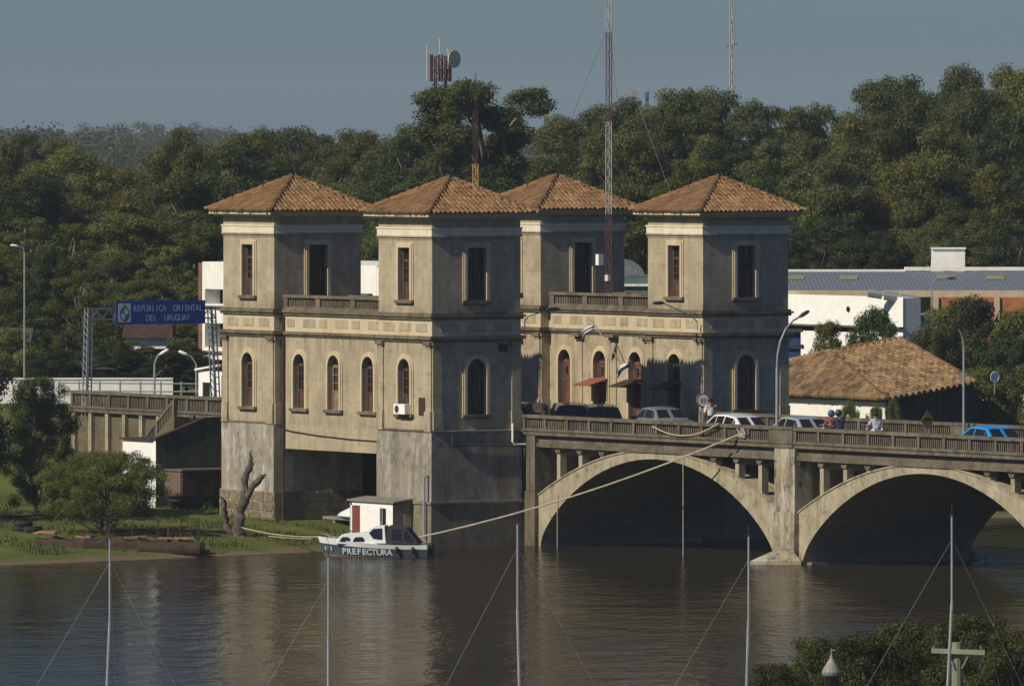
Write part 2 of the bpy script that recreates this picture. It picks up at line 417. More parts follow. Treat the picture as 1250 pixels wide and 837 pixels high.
# ============================================================ WALLS WITH OPENINGS
class Face:
    """a wall plane: start point O, direction s (xy), outward normal n (xy)"""
    def __init__(f, O, s, n): f.O = Vector(O); f.s = Vector((*s, 0)); f.n = Vector((*n, 0))
    def p(f, a, z, d=0.0):
        q = f.O + f.s * a + f.n * d; return (q.x, q.y, z)
    def box(f, mb, a0, a1, z0, z1, d0, d1):
        P = [f.p(a0, z0, d0), f.p(a1, z0, d0), f.p(a1, z0, d1), f.p(a0, z0, d1), f.p(a0, z1, d0), f.p(a1, z1, d0), f.p(a1, z1, d1), f.p(a0, z1, d1)]
        mb.add(P, [(0,3,2,1),(4,5,6,7),(0,1,5,4),(1,2,6,5),(2,3,7,6),(3,0,4,7)]); return mb
def outline(a0, a1, zb, zt, arched, off=0.0, n=12):
    if not arched: return [(a0-off, zb), (a0-off, zt+off), (a1+off, zt+off), (a1+off, zb)]
    r_ = (a1 - a0) / 2; c = (a0 + a1) / 2; zs = zt - r_
    return [(a0-off, zb)] + [(c - (r_+off) * math.cos(math.pi*i/n), zs + (r_+off) * math.sin(math.pi*i/n)) for i in range(n+1)] + [(a1+off, zb)]
def wall_panel(mb, f, width, z0, z1, ops, depth=.28):
    cur = 0.0
    q = lambda a, b, c, d: mb.quad(f.p(*a), f.p(*b), f.p(*c), f.p(*d))
    for (a0, a1, zb, zt, ar) in sorted(ops):
        q((cur, z0), (a0, z0), (a0, z1), (cur, z1))
        if zb > z0: q((a0, z0), (a1, z0), (a1, zb), (a0, zb))
        ol = outline(a0, a1, zb, zt, ar)
        if ar:
            arc = ol[1:-1]
            for i in range(len(arc) - 1):
                q(arc[i], arc[i+1], (arc[i+1][0], z1), (arc[i][0], z1))
        else: q((a0, zt), (a1, zt), (a1, z1), (a0, z1))
        mb.strip([f.p(*e) for e in ol], [f.p(*e, -depth) for e in ol], True)
        cur = a1
    q((cur, z0), (width, z0), (width, z1), (cur, z1))
def frame_ring(mb, f, ol_in, ol_out, d0, d1):
    A = [f.p(*e, d1) for e in ol_in]; Bq = [f.p(*e, d1) for e in ol_out]
    A0_ = [f.p(*e, d0) for e in ol_in]; B0_ = [f.p(*e, d0) for e in ol_out]
    mb.strip(A, Bq); mb.strip(A0_, A); mb.strip(B0_, Bq)
    mb.quad(A[0], Bq[0], B0_[0], A0_[0]); mb.quad(A[-1], Bq[-1], B0_[-1], A0_[-1])
def window(root, f, op, style='lit', sill=True, timber='timber', wall_mat='plaster'):
    a0, a1, zb, zt, ar = op; c = (a0 + a1) / 2; r_ = (a1 - a0) / 2
    D0 = -.22
    m = MB(); ol = outline(*op); oi = outline(a0 + .07, a1 - .07, zb + .07, zt - .07, ar)
    frame_ring(m, f, oi, ol, D0 - .05, D0 + .05)
    f.box(m, a0, a1, zb, zb + .07, D0 - .05, D0 + .05)
    zs = zt - r_ if ar else zt - .52
    zp = zb + (zs - zb) * .42                      # top of the timber lower panel
    f.box(m, a0 + .07, a1 - .07, zs - .05, zs + .05, D0 - .045, D0 + .045)
    f.box(m, c - .045, c + .045, zb + .07, zs - .05, D0 - .045, D0 + .045)
    if ar: f.box(m, c - .03, c + .03, zs + .05, zt - .07, D0 - .035, D0 + .035)
    else: f.box(m, c - .03, c + .03, zs + .05, zt - .07, D0 - .035, D0 + .035)
    for (b0, b1) in ((a0 + .07, c - .045), (c + .045, a1 - .07)):
        f.box(m, b0, b1, zp - .04, zp + .04, D0 - .04, D0 + .04)
        for k in (1, 2):
            zq = zp + (zs - zp) * k / 3; f.box(m, b0, b1, zq - .018, zq + .018, D0 - .03, D0 + .03)
        bm_ = (b0 + b1) / 2; f.box(m, bm_ - .015, bm_ + .015, zp + .04, zs - .05, D0 - .03, D0 + .03)
    win = m.build('window', M[timber], root)
    for (b0, b1) in ((a0 + .07, c - .045), (c + .045, a1 - .07)):
        m = MB(); f.box(m, b0, b1, zb + .07, zp - .04, D0 - .03, D0 + .012); m.build('panel', M[timber], win)
        m = MB(); f.box(m, b0, b1, zp + .04, zs - .05, D0 - .012, D0 + .004); m.build('pane', M['glass'], win)
    m = MB(); oo = outline(a0 + .07, a1 - .07, zs + .05, zt - .07, ar)
    if ar:
        arc = [(c - (r_ - .07) * math.cos(math.pi*i/10), zs + max(.05, (r_ - .07) * math.sin(math.pi*i/10))) for i in range(11)]
        m.prism([f.p(*e, D0 - .01) for e in arc], f.n * .014)
    else: f.box(m, a0 + .07, a1 - .07, zs + .05, zt - .07, D0 - .012, D0 + .004)
    m.build('fanlight', M['glass'], win)
    m = MB(); frame_ring(m, f, outline(*op), outline(*op, off=.13), -.02, .085)
    frame_ring(m, f, outline(*op, off=.132), outline(*op, off=.20), -.02, .045)
    m.build('surround', M['plaster_clean'], win)
    if sill:
        m = MB(); f.box(m, a0 - .24, a1 + .24, zb - .12, zb - .002, -.2, .14); f.box(m, a0 - .18, a1 + .18, zb - .17, zb - .121, -.02, .08)
        m.build('sill', M['ledge'], win)
    return win
def door(root, f, op, open_=True):
    a0, a1, zb, zt, ar = op; c = (a0 + a1) / 2; r_ = (a1 - a0) / 2; D0 = -.24
    m = MB(); frame_ring(m, f, outline(a0 + .08, a1 - .08, zb, zt - .08, ar), outline(*op), D0 - .05, D0 + .05)
    zs = zt - r_; z2 = zs - .75
    f.box(m, a0 + .08, a1 - .08, zs - .06, zs + .06, D0 - .05, D0 + .05)
    f.box(m, a0 + .08, a1 - .08, z2 - .06, z2 + .06, D0 - .05, D0 + .05)
    f.box(m, c - .03, c + .03, zs + .06, zt - .08, D0 - .03, D0 + .03); f.box(m, c - .05, c + .05, z2 + .06, zs - .06, D0 - .04, D0 + .04)
    dr = m.build('door', M['door_timber'], root)
    for (b0, b1) in ((a0 + .08, c - .05), (c + .05, a1 - .08)):
        m = MB(); f.box(m, b0, b1, z2 + .06, zs - .06, D0 - .03, D0 + .02)
        m.build('panel', M['door_timber'], dr)
        m = MB(); f.box(m, b0 + .09, b1 - .09, z2 + .2, zs - .2, D0 + .021, D0 + .028); m.build('pane', M['glass'], dr)
    m = MB(); arc = [(c - (r_ - .08) * math.cos(math.pi*i/10), zs + max(.06, (r_ - .08) * math.sin(math.pi*i/10))) for i in range(11)]
    m.prism([f.p(*e, D0 - .01) for e in arc], f.n * .014); m.build('fanlight', M['glass'], dr)
    m = MB(); f.box(m, a0 + .08, c - .01, zb, z2 - .06, D0 - .03, D0 + .02); m.build('leaf', M['door_timber'], dr)
    m = MB()
    if open_:
        m.prism([f.p(a1 - .10, zb, D0 - .03), f.p(a1 - .14, zb, D0 - .03), f.p(a1 - .18, zb, D0 - .55), f.p(a1 - .14, zb, D0 - .55)], (0, 0, z2 - .06 - zb))
    else: f.box(m, c + .01, a1 - .08, zb, z2 - .06, D0 - .03, D0 + .02)
    m.build('leaf', M['timber_dark'], dr)
    m = MB(); f.box(m, a0 + .02, a1 - .02, zb, z2 + .1, -.92, -.88); m.build('dark_room', M['void'], dr)
    m = MB(); frame_ring(m, f, outline(*op), outline(*op, off=.13), -.02, .085)
    frame_ring(m, f, outline(*op, off=.132), outline(*op, off=.20), -.02, .045); m.build('surround', M['plaster_clean'], dr)
    return dr

# ------------------------------------------------------------ clay tile roofs
def tile_face(mb, O, t, e, nrm, poly, cw=.225, row=.34, rad=.083, ln=.42):
    """barrel tiles laid in columns along slope direction e inside polygon poly (2d in t,e)"""
    def inside(a, b):
        c = False; n = len(poly)
        for i in range(n):
            (x1, y1), (x2, y2) = poly[i], poly[(i+1) % n]
            if (y1 > b) != (y2 > b) and a < (x2-x1) * (b-y1) / (y2-y1) + x1: c = not c
        return c
    a_lo = min(p[0] for p in poly); a_hi = max(p[0] for p in poly); b_hi = max(p[1] for p in poly)
    nc = int(round((a_hi - a_lo) / cw)); cw = (a_hi - a_lo) / nc
    for i in range(nc):
        a = a_lo + (i + .5) * cw
        for j in range(int(b_hi / row) + 1):
            b = j * row + .02
            if not inside(a, b + .12): continue
            ja, jr, jl = random.gauss(0, .006), random.gauss(0, .006), random.uniform(-.03, .03)
            vs_ = []
            for (bb, rr, lift) in ((b - .06 + jl, rad + jr, .012), (b - .06 + ln + jl, (rad + jr) * .92, .0)):
                for k in range(6):
                    an = math.pi * k / 5
                    q = O + t * (a + ja - rr * math.cos(an)) + e * bb + nrm * (rr * math.sin(an) * 1.25 + lift)
                    vs_.append(q)
            fs_ = [(k, k+1, 6+k+1, 6+k) for k in range(5)] + [(0, 1, 2, 3, 4, 5)]
            mb.add(vs_, fs_)
def ridge_tiles(mb, p, q, rad=.12):
    p, q = Vector(p), Vector(q); L = (q - p).length; d = (q - p) / L
    x = d.cross(Vector((0, 0, 1))).normalized(); y = x.cross(d)
    n = max(2, int(L / .33))
    for i in range(n):
        vs_ = []
        for (b, rr, lift) in ((i * L / n - .03, rad, .05), ((i + 1) * L / n + .03, rad * .85, .02)):
            for k in range(6):
                an = math.pi * k / 5
                vs_.append(p + d * b + x * rr * math.cos(an) + y * (rr * math.sin(an) + lift))
        mb.add(vs_, [(k, k+1, 6+k+1, 6+k) for k in range(5)] + [(0, 1, 2, 3, 4, 5)])
def hip_roof(root, u0, u1, v0, v1, ze, za, mat='tiles'):
    c = Vector(((u0+u1)/2, (v0+v1)/2, za)); E_ = [Vector((u0, v0, ze)), Vector((u1, v0, ze)), Vector((u1, v1, ze)), Vector((u0, v1, ze))]
    m = MB(); m.add(E_ + [c], [(0, 1, 4), (1, 2, 4), (2, 3, 4), (3, 0, 4), (0, 3, 2, 1)])
    rf = m.build('roof', M['timber_dark'], root)
    m = MB()
    for i in range(4):
        a, b = E_[i], E_[(i+1) % 4]; t = (b - a).normalized(); mid = (a + b) / 2
        e = (c - mid); H_ = e.length; e.normalize(); n = t.cross(e).normalized()
        if n.z < 0: n = -n
        tile_face(m, a, t, e, n, [(0, 0), ((b-a).length, 0), ((b-a).length/2, H_)])
    for p in E_: ridge_tiles(m, p, c)
    m.build('roof_tiles', M[mat], rf, kind='stuff')
    return rf

# ============================================================ THE CUSTOMS HOUSE WINGS
W = 4.1
def faces(u0, v0):
    return {'lit': Face((u0 - W, v0, 0), (1, 0), (0, -1)), 'dark': Face((u0, v0, 0), (0, 1), (1, 0)),
            'back': Face((u0, v0 + W, 0), (-1, 0), (0, 1)), 'left': Face((u0 - W, v0 + W, 0), (0, -1), (-1, 0))}
def tower(root, u0, v0, zb, low):
    """low: dict side -> 'window' / 'door' / None on the lower storey"""
    fs = faces(u0, v0); c = W / 2
    wall = MB(); up = (c - .44, c + .44, 9.74, 11.82, False)
    lowop = {'window': (c - .45, c + .45, 5.22, 7.42, True), 'door': (c - .48, c + .48, 4.12, 7.45, True), None: None}
    for k, f in fs.items():
        o = lowop[low.get(k)]
        wall_panel(wall, f, W, zb, 8.6, [o] if o else [])
        wall_panel(wall, f, W, 8.6, 13.0, [up] if k in ('lit', 'dark') else [])
    wall.build('tower_wall', M['plaster'], root)
    for k in ('lit', 'dark'):
        window(root, fs[k], up, timber='timber' if k == 'lit' else 'timber_dark')  # darker timber on the side away from the sun, shade put into the colour
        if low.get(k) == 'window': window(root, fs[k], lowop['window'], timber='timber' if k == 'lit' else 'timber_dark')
        if low.get(k) == 'door': door(root, fs[k], lowop['door'])
    def belt(name, mat, *layers):
        m = MB()
        for z0, z1, p in layers: m.box(u0 - W - p, u0 + p, v0 - p, v0 + W + p, z0, z1)
        return m.build(name, M[mat], root)
    belt('eave_slab', 'plaster_clean', (12.96, 13.05, .30), (13.05, 13.19, .44))
    belt('white_band', 'band', (12.30, 12.56, .05), (12.56, 12.62, .08))
    belt('string_course', 'plaster', (12.14, 12.18, .03), (12.235, 12.30, .07))
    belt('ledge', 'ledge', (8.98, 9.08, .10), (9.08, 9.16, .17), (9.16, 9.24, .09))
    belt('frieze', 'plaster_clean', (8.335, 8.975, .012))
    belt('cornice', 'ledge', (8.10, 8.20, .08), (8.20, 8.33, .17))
    for k in ('lit', 'dark'):
        f = fs[k]
        for a in (.38, 1.63, 2.88):
            m = MB(); f.box(m, a, a + .84, 8.50, 8.83, -.02, .028); m.build('frieze_panel', M['plaster'], root)
        for a in (0.0, W - .42):
            m = MB(); f.box(m, a, a + .42, 5.36, 8.10, -.02, .06); f.box(m, a - (.03 if a else 0), a + .45 - (0 if a else 0), zb, 5.36, -.02, .11)
            f.box(m, a, a + .42, 7.86, 7.92, .0, .09)
            p_ = m.build('pilaster', M['plaster'], root)
            m = MB(); f.box(m, a - .05, a + .47, 7.96, 8.098, -.02, .16); m.build('capital', M['ledge'], p_)
    hip_roof(root, u0 - W - .52, u0 + .52, v0 - .52, v0 + W + .52, 13.19, 14.55)

def baluster_fence(root, f, a0, a1, z0, z1, bays, mat='bridge', post=.16, thick=.2, name='parapet', sp=.13, base=.0, rail=.13):
    """a run of balustrade: rail, posts and a row of balusters for each bay"""
    m = MB(); f.box(m, a0, a1, z1 - rail, z1, -thick, .03); m.build('handrail', M[mat], root)
    if base: m = MB(); f.box(m, a0, a1, z0, z0 + base, -thick, .02); m.build('plinth', M[mat], root)
    L = (a1 - a0) / bays
    for i in range(bays + 1):
        a = a0 + i * L
        p0, p1 = max(a0, a - post / 2), min(a1, a + post / 2)
        if i == 0: p0, p1 = a0, a0 + post
        if i == bays: p0, p1 = a1 - post, a1
        m = MB(); f.box(m, p0, p1, z0 + base, z1 - rail, -thick + .02, .0); m.build('post', M[mat], root)
        if i < bays:
            b0, b1 = a + (post if i == 0 else post / 2), a + L - (post if i == bays - 1 else post / 2)
            n = max(2, int((b1 - b0) / sp)); m = MB()
            for k in range(n):
                c = b0 + (k + .5) * (b1 - b0) / n
                f.box(m, c - .032, c + .032, z0 + base, z1 - rail, -thick / 2 - .035, -thick / 2 + .035)
            m.build('baluster_row', M[mat], root, kind='stuff')

def wing(name, label, v0, zb, kind):
    root = thing(name, label, 'building', (-8.2, v0 + 2.05, zb))
    U = 12.32
    if kind == 'A':
        tower(root, -U, v0, zb, {'lit': 'window', 'dark': None}); tower(root, 0.0, v0, zb, {'lit': 'window', 'dark': 'window'})
    else:
        tower(root, -U, v0, zb, {'lit': 'door', 'dark': None}); tower(root, 0.0, v0, zb, {'lit': 'door', 'dark': 'window'})
    # middle block, set back between the towers
    L = U - W; vb = v0 + .42
    f = Face((-U, vb, 0), (1, 0), (0, -1)); fb = Face((-W, v0 + 3.7, 0), (-1, 0), (0, 1))
    z0 = 3.56 if kind == 'A' else zb
    cs = [1.37, 4.09, 6.78]
    ops = [(c - .45, c + .45, 5.22, 7.42, True) for c in cs] if kind == 'A' else [(c - .48, c + .48, 4.12, 7.45, True) for c in (1.27, 3.98, 6.67)]
    m = MB(); wall_panel(m, f, L, z0, 9.0, ops); wall_panel(m, fb, L, z0, 9.0, [])
    if kind == 'A': m.quad((-U, vb, z0), (-W, vb, z0), (-W, v0 + 3.7, z0), (-U, v0 + 3.7, z0))
    m.build('block_wall', M['plaster'], root)
    for i, o in enumerate(ops):
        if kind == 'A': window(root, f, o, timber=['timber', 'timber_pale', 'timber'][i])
        else: door(root, f, o, open_=i != 1)
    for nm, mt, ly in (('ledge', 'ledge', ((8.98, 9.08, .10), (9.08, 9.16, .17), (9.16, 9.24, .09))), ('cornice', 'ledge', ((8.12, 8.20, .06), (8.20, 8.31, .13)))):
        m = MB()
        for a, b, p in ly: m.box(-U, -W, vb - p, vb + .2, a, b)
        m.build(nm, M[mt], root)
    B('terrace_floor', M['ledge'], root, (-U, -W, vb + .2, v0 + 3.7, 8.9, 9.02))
    for i in range(6):
        a = .35 + i * 1.28
        m = MB(); f.box(m, a, a + (.95 if i % 2 else .6), 8.50, 8.83, -.02, .028); m.build('frieze_panel', M['plaster'], root)
    m = MB(); m.box(-U, -W, vb - .012, vb + .1, 8.315, 8.975); m.build('frieze', M['plaster_clean'], root)
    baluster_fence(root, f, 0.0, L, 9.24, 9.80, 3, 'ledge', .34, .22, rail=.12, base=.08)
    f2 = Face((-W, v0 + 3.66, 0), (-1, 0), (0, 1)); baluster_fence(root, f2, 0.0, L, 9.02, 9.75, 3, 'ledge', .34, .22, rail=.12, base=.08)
    if kind == 'B':
        for a in (2.45, 5.05, 7.62):
            m = MB(); f.box(m, a - .16, a + .16, 5.0, 8.12, -.02, .05); f.box(m, a - .2, a + .2, zb, 5.0, -.02, .10); p_ = m.build('pilaster', M['plaster'], root)
            m = MB(); f.box(m, a - .34, a + .3, 8.0, 8.119, -.02, .30); f.box(m, a - .24, a + .22, 7.88, 8.0, -.02, .16); m.build('capital', M['ledge'], p_)
        # awnings over the doors
        for (ff, c, mt) in ((f, 3.98, 'awning'), (f, 6.67, 'awning_dark'), (faces(0, v0)['lit'], 2.05, 'awning_dark')):
            m = MB()
            m.prism([ff.p(c - .62, 6.30, .02), ff.p(c - .62, 6.34, .02), ff.p(c - .62, 6.06, .95), ff.p(c - .62, 6.02, .95)], ff.s * 1.24)
            aw = m.build('awning', M[mt], root)
            for q in (-.58, .55):
                m = MB(); m.bar(ff.p(c + q, 5.98, .02), ff.p(c + q, 6.06, .80), .03); m.build('bracket', M['black'], aw)
    return root
M['awning'] = plain('faded_red_awning', (.26, .085, .045), .8, .3)
M['awning_dark'] = plain('dark_awning', (.045, .028, .022), .8, .3)

wa = wing('customs_house', 'long cream customs house wing on concrete piers at the waterside, two tile-roofed towers', 0.0, 4.56, 'A')
wb = wing('customs_house', 'cream customs house wing behind the roadway with parked cars along its doors', 12.75, 4.12, 'B')
# wing A: concrete piers, stone footing, pipes
B('pier_base', M['base_white'], wa, (-16.48, -12.26, -.06, 4.14, 1.82, 4.56))
B('footing', M['mortar'], wa, (-16.54, -12.22, -.10, 4.16, -.8, 1.82))
B('pier_base', M['base'], wa, (-4.16, .05, -.06, 4.14, 1.80, 4.52), (-4.12, .01, -.02, 4.1, 4.52, 4.56))
B('footing', M['base_dark'], wa, (-4.22, .16, -.14, 4.2, -1.3, 1.76), (-4.20, .22, -.20, 4.22, 1.70, 1.80))
# irregular stones set in the mortar of the left footing
stone_cells = []
rows = [0.30, .68, 1.02, 1.40, 1.80]
for f_, L in ((Face((-16.54, -.10, 0), (1, 0), (0, -1)), 4.32), (Face((-12.22, -.10, 0), (0, 1), (1, 0)), 4.26)):
    for r_ in range(4):
        n = random.choice((5, 6, 7)); xs = [0] + sorted((i + random.uniform(-.25, .25)) * L / n for i in range(1, n)) + [L]
        for i in range(n):
            g = .025; a0, a1, z0, z1 = xs[i] + g, xs[i+1] - g, rows[r_] + g, rows[r_+1] - g
            j = lambda s_=.05: random.uniform(-s_, s_)
            P = [(a0 + abs(j()), z0 + j(.02)), ((a0+a1)/2, z0 + j(.02)), (a1 - abs(j()), z0 + j(.02)), (a1 + j(.01), (z0+z1)/2), (a1 - abs(j(.09)), z1 + j(.02)), ((a0+a1)/2 + j(), z1 + j(.02)), (a0 + abs(j(.09)), z1 + j(.02)), (a0 + j(.01), (z0+z1)/2)]
            m = MB(); m.prism([f_.p(a, z, -.02) for a, z in P], f_.n * (.045 + random.uniform(0, .02)))
            m.build('stone', M['stone'], wa)
m = MB(); m.tube([(-12.17, -.02 + .36, 8.9), (-12.17, .34, .55)], .055, 8); m.build('downpipe', M['rust'], wa)
m = MB(); m.tube([(-12.2, .36, 4.35), (-11.6, .36, 4.28), (-9.5, .37, 4.16), (-7, .37, 4.08), (-4.2, .38, 4.05)], .022, 5); m.build('cable', M['black'], wa)
m = MB(); m.tube([(-.18, -.26, .35), (-.18, -.26, 2.75)], .05, 8); m.tube([(-.18, -.26, 2.75), (-.18, -.1, 2.85)], .05, 8); m.build('drainpipe', M['galv'], wa)
m = MB(); m.tube([(.12, .85, 4.4), (.12, .85, 4.05), (.14, 4.3, 3.95)], .045, 8); m.build('drainpipe', M['steel_dark'], wa)
m = MB(); m.tube([(.2, 3.62, 4.85), (.2, 3.62, 4.12), (.2, 3.7, 4.02), (.2, 5.6, 3.96)], .045, 8); m.build('drainpipe', M['white'], wa)
m = MB(); m.box(-.98, -.52, -.03, .02, 5.2, 5.9); m.build('vent', M['timber_dark'], wa)
m = MB(); m.box(-.02, .03, 3.10, 3.5, 7.70, 8.0); m.build('vent', M['void'], wa)
m = MB(); m.box(.0, .10, -.0, 4.1, 4.56, 4.62); m.build('drip_course', M['plaster_clean'], wa)
m = MB(); m.box(-16.5, -12.3, -.09, -.0, 4.56, 4.63); m.build('drip_course', M['ledge'], wa)
m = MB(); m.box(-4.12, .0, -.09, -.0, 4.56, 4.63); m.build('drip_course', M['ledge'], wa)
# air conditioner in the left window of the front tower
ac = thing('air_conditioner', 'white air conditioner box on an arched window sill', 'air conditioner', (-1.95, -.12, 5.22))
B('casing', M['white'], ac, (-2.36, -1.50, -.36, -.0, 5.225, 5.62))
m = MB(); m.lathe([(.15, -.015), (.15, 0.0), (.13, .0)], 14, (-2.1, -.365, 5.42), 'y'); m.build('fan_grille', M['steel_dark'], ac)
# wing B: base wall below road level
B('base_wall', M['base_dark'], wb, (-16.48, .04, 12.72, 16.9, -1.2, 4.12))
# land behind the passage under wing A
aw_ = thing('abutment', 'dark concrete abutment wall under the roadway behind the boat passage', 'abutment', (-8, 8, 0))
B('wall', M['base_dark'], aw_, (-16.4, .2, 7.6, 8.0, -1.2, 3.9)); B('beam', M['base_dark'], aw_, (-16.3, .1, 4.25, 4.7, 3.3, 3.9))

# ============================================================ THE BRIDGE
BV0, BV1 = 4.12, 12.72                                       # outer faces of the parapets
br = thing('arch_bridge', 'weathered concrete arch bridge crossing the river beside the towers', 'bridge', (19.1, 8.4, -1.2))
fN = Face((0, BV0, 0), (1, 0), (0, -1)); fF = Face((0, BV1, 0), (1, 0), (0, 1))
B('deck', M['bridge'], br, (.12, 57.0, BV0 + .12, BV1 - .12, 3.93, 4.10))
# near parapet, cut by a solid panel above each pier
PIERS = [(18.3, 19.7), (36.7, 38.1), (55.1, 56.5)]
def parapet(f, a0, a1, far=False):
    m = MB(); f.box(m, a0, a1, 4.56, 4.66, -.26, .05); f.box(m, a0, a1, 4.40, 4.559, -.26, .0); m.build('plinth', M['bridge'], br)
    baluster_fence(br, f, a0, a1, 4.661, 5.20, max(1, round((a1 - a0) / 1.63)), 'bridge', .17, .22)
def solid(f, a0, a1):
    m = MB(); f.box(m, a0, a1, 4.40, 5.10, -.24, .02); f.box(m, a0 - .02, a1 + .02, 5.101, 5.21, -.28, .06); f.box(m, a0, a1, 4.56, 4.66, -.2, .055); m.build('solid_panel', M['bridge'], br)
for f in (fN, fF):
    cur = .16 if f is fN else .12
    for (p0, p1) in PIERS:
        parapet(f, cur, p0 - .21); solid(f, p0 - .2, p1 - .1); cur = p1 - .06
# edge beam with a little haunched arch in each bay
def haunch_beam(a0, a1, n, v0, v1, ztop=4.39, zc=3.72, zm=3.97):
    L = (a1 - a0) / n
    for i in range(n):
        b0, b1 = a0 + i * L, a0 + (i + 1) * L; h = .125; k = .36
        pr = [(b0, ztop), (b0, zc), (b0 + h, zc), (b0 + h + .08, zc + .13), (b0 + h + k * .6, zm - .03), (b0 + h + k, zm),
              (b1 - h - k, zm), (b1 - h - k * .6, zm - .03), (b1 - h - .08, zc + .13), (b1 - h, zc), (b1, zc), (b1, ztop)]
        m = MB(); m.prism([(a + (.001 if j > 5 else 0), v0, z) for j, (a, z) in enumerate(pr)], (0, v1 - v0, 0)); m.build('haunched_beam', M['bridge'], br)
ARCH = [(9.65, 8.45), (28.3, 8.3), (46.6, 8.3)]             # centre, half span
def z_in(t): t = min(1, abs(t)); return 3.69 * (.5 * math.sqrt(max(0, 1 - t * t)) + .5 * (1 - t * t))
def z_out(t): return 4.0 - 1.93 * t * t
for (uc, hs) in ARCH:
    n = 40; T = [-1 + 2 * i / n for i in range(n + 1)]
    T = [math.sin(t * math.pi / 2) for t in T]
    inn = [(uc + hs * t, z_in(t) - .35 * (abs(t) > .999)) for t in T]
    k = (hs + .42) / hs
    out = [(uc + hs * k * t, z_out(t * k)) for t in T]
    m = MB()                                               # the barrel: soffit, extrados and far face
    va, vb = 4.62, 11.62
    m.strip([(a, va, z) for a, z in inn], [(a, vb, z) for a, z in inn])
    m.build('arch_barrel', M['barrel'], br, smooth=True)
    m = MB(); m.strip([(a, va, z) for a, z in out], [(a, vb, z) for a, z in out]); m.build('arch_back', M['ring'], br)
    for (v0, v1) in ((4.30, 4.62), (11.62, 11.94)):
        m = MB()
        ii = [inn[0]] + inn + [inn[-1]]; oo = [(out[0][0], -.35)] + out + [(out[-1][0], -.35)]
        fr = [[(a, v, z) for a, z in q] for v in (v0, v1) for q in (ii, oo)]
        m.strip(fr[0], fr[1]); m.strip(fr[2], fr[3]); m.strip(fr[0], fr[2]); m.strip(fr[1], fr[3])
        m.build('arch_ring', M['ring'], br)
    m = MB()                                               # moulded lip on the ring
    m.strip([(a, 4.26, z) for a, z in out], [(a, 4.26, z + .06) for a, z in out]); m.strip([(a, 4.26, z + .06) for a, z in out], [(a, 4.5, z + .06) for a, z in out])
    m.strip([(a, 4.26, z) for a, z in out], [(a, 4.32, z) for a, z in out]); m.build('ring_lip', M['ring'], br)
    # spandrel columns
    lo, hi = uc - hs - .42, uc + hs + .42
    nb = 11; L = (hi - lo) / nb
    for (v0, v1, mat) in ((4.40, 4.70, 'ring'), (7.8, 8.1, 'bridge'), (11.5, 11.8, 'bridge')):
        for i in range(1, nb):
            a = lo + i * L; zt = z_out((a - uc) / hs)
            if zt < 3.72:
                m = MB(); m.box(a - .125, a + .125, v0, v1, zt - .15, 3.73); m.build('spandrel_column', M[mat], br)
    haunch_beam(lo, hi, nb, 4.34, 4.66); haunch_beam(lo, hi, nb, 11.58, 11.9)
    for i in range(1, nb):
        if z_out((lo + i * L - uc) / hs) < 3.55: B('deck_beam', M['barrel'], br, (lo + i * L - .12, lo + i * L + .12, 4.67, 11.57, 3.62, 3.92))
# piers
for (p0, p1) in PIERS:
    m = MB(); m.box(p0, p1, 4.14, 4.95, -1.2, 4.39); m.box(p0 - .06, p1 + .06, 4.08, 4.9, -1.2, 1.95); m.build('pier', M['pier'], br)
    m = MB(); m.box(p0 + .06, p1 - .02, 4.95, 11.3, -1.2, 3.92); m.build('pier_wall', M['base_dark'], br)
    m = MB(); m.box(p0, p1, 11.3, 12.1, -1.2, 4.39); m.build('pier', M['pier'], br)
    c = (p0 + p1) / 2
    for (vt, vr, sg) in ((2.55, 4.07, 1), (13.5, 12.1, -1)):
        m = MB()
        b = [(p0 - .8, vr, -.6), (p1 + .55, vr, -.6), (p1 + .55, vr, .12), (p0 - .8, vr, .12)]
        m.add([(p0 - .8, vr, -.6), (c, vt, -.6), (p1 + .55, vr, -.6), (p0 - .8, vr, .16), (c, vt, .12), (p1 + .55, vr, .16), (c - .15, vr, .62), (c + .5, vr, .60)],
              [(0, 1, 4, 3), (1, 2, 5, 4), (3, 4, 6), (4, 7, 6), (4, 5, 7), (0, 2, 1), (3, 6, 7, 5, 2, 0)])
        m.build('cutwater', M['pier'], br)
    m = MB(); m.box(p0 - .62, p1 + .62, 4.5, 11.8, -1.0, .08); m.build('pier_footing', M['base_dark'], br)
# abutment beside the front tower
m = MB(); m.box(.34, 1.0, 4.16, 4.9, 2.2, 4.39); m.box(.3, 1.06, 4.12, 4.9, -1.2, 2.18); m.build('abutment_pilaster', M['bridge'], br)
m = MB(); m.box(.10, .98, 4.9, 11.9, -1.2, 3.92); m.build('abutment_wall', M['base_dark'], br)
# road sheet and kerbs on the deck
rd = B('road', M['asphalt'], None, (-60.0, 57.0, 5.5, 11.4, 4.02, 4.106)); rd['kind'] = 'structure'
for (a, b) in ((4.40, 5.5), (11.4, 12.45)):
    pv = B('pavement', M['bridge'], None, (.2, 56.8, a + .02, b, 4.105, 4.22)); pv['kind'] = 'structure'
pv = B('pavement', M['bridge'], None, (-16.4, .1, 11.4, 12.62, 3.9, 4.20)); pv['kind'] = 'structure'
pv = B('pavement', M['bridge'], None, (-16.4, .1, 4.2, 5.5, 3.9, 4.20)); pv['kind'] = 'structure'

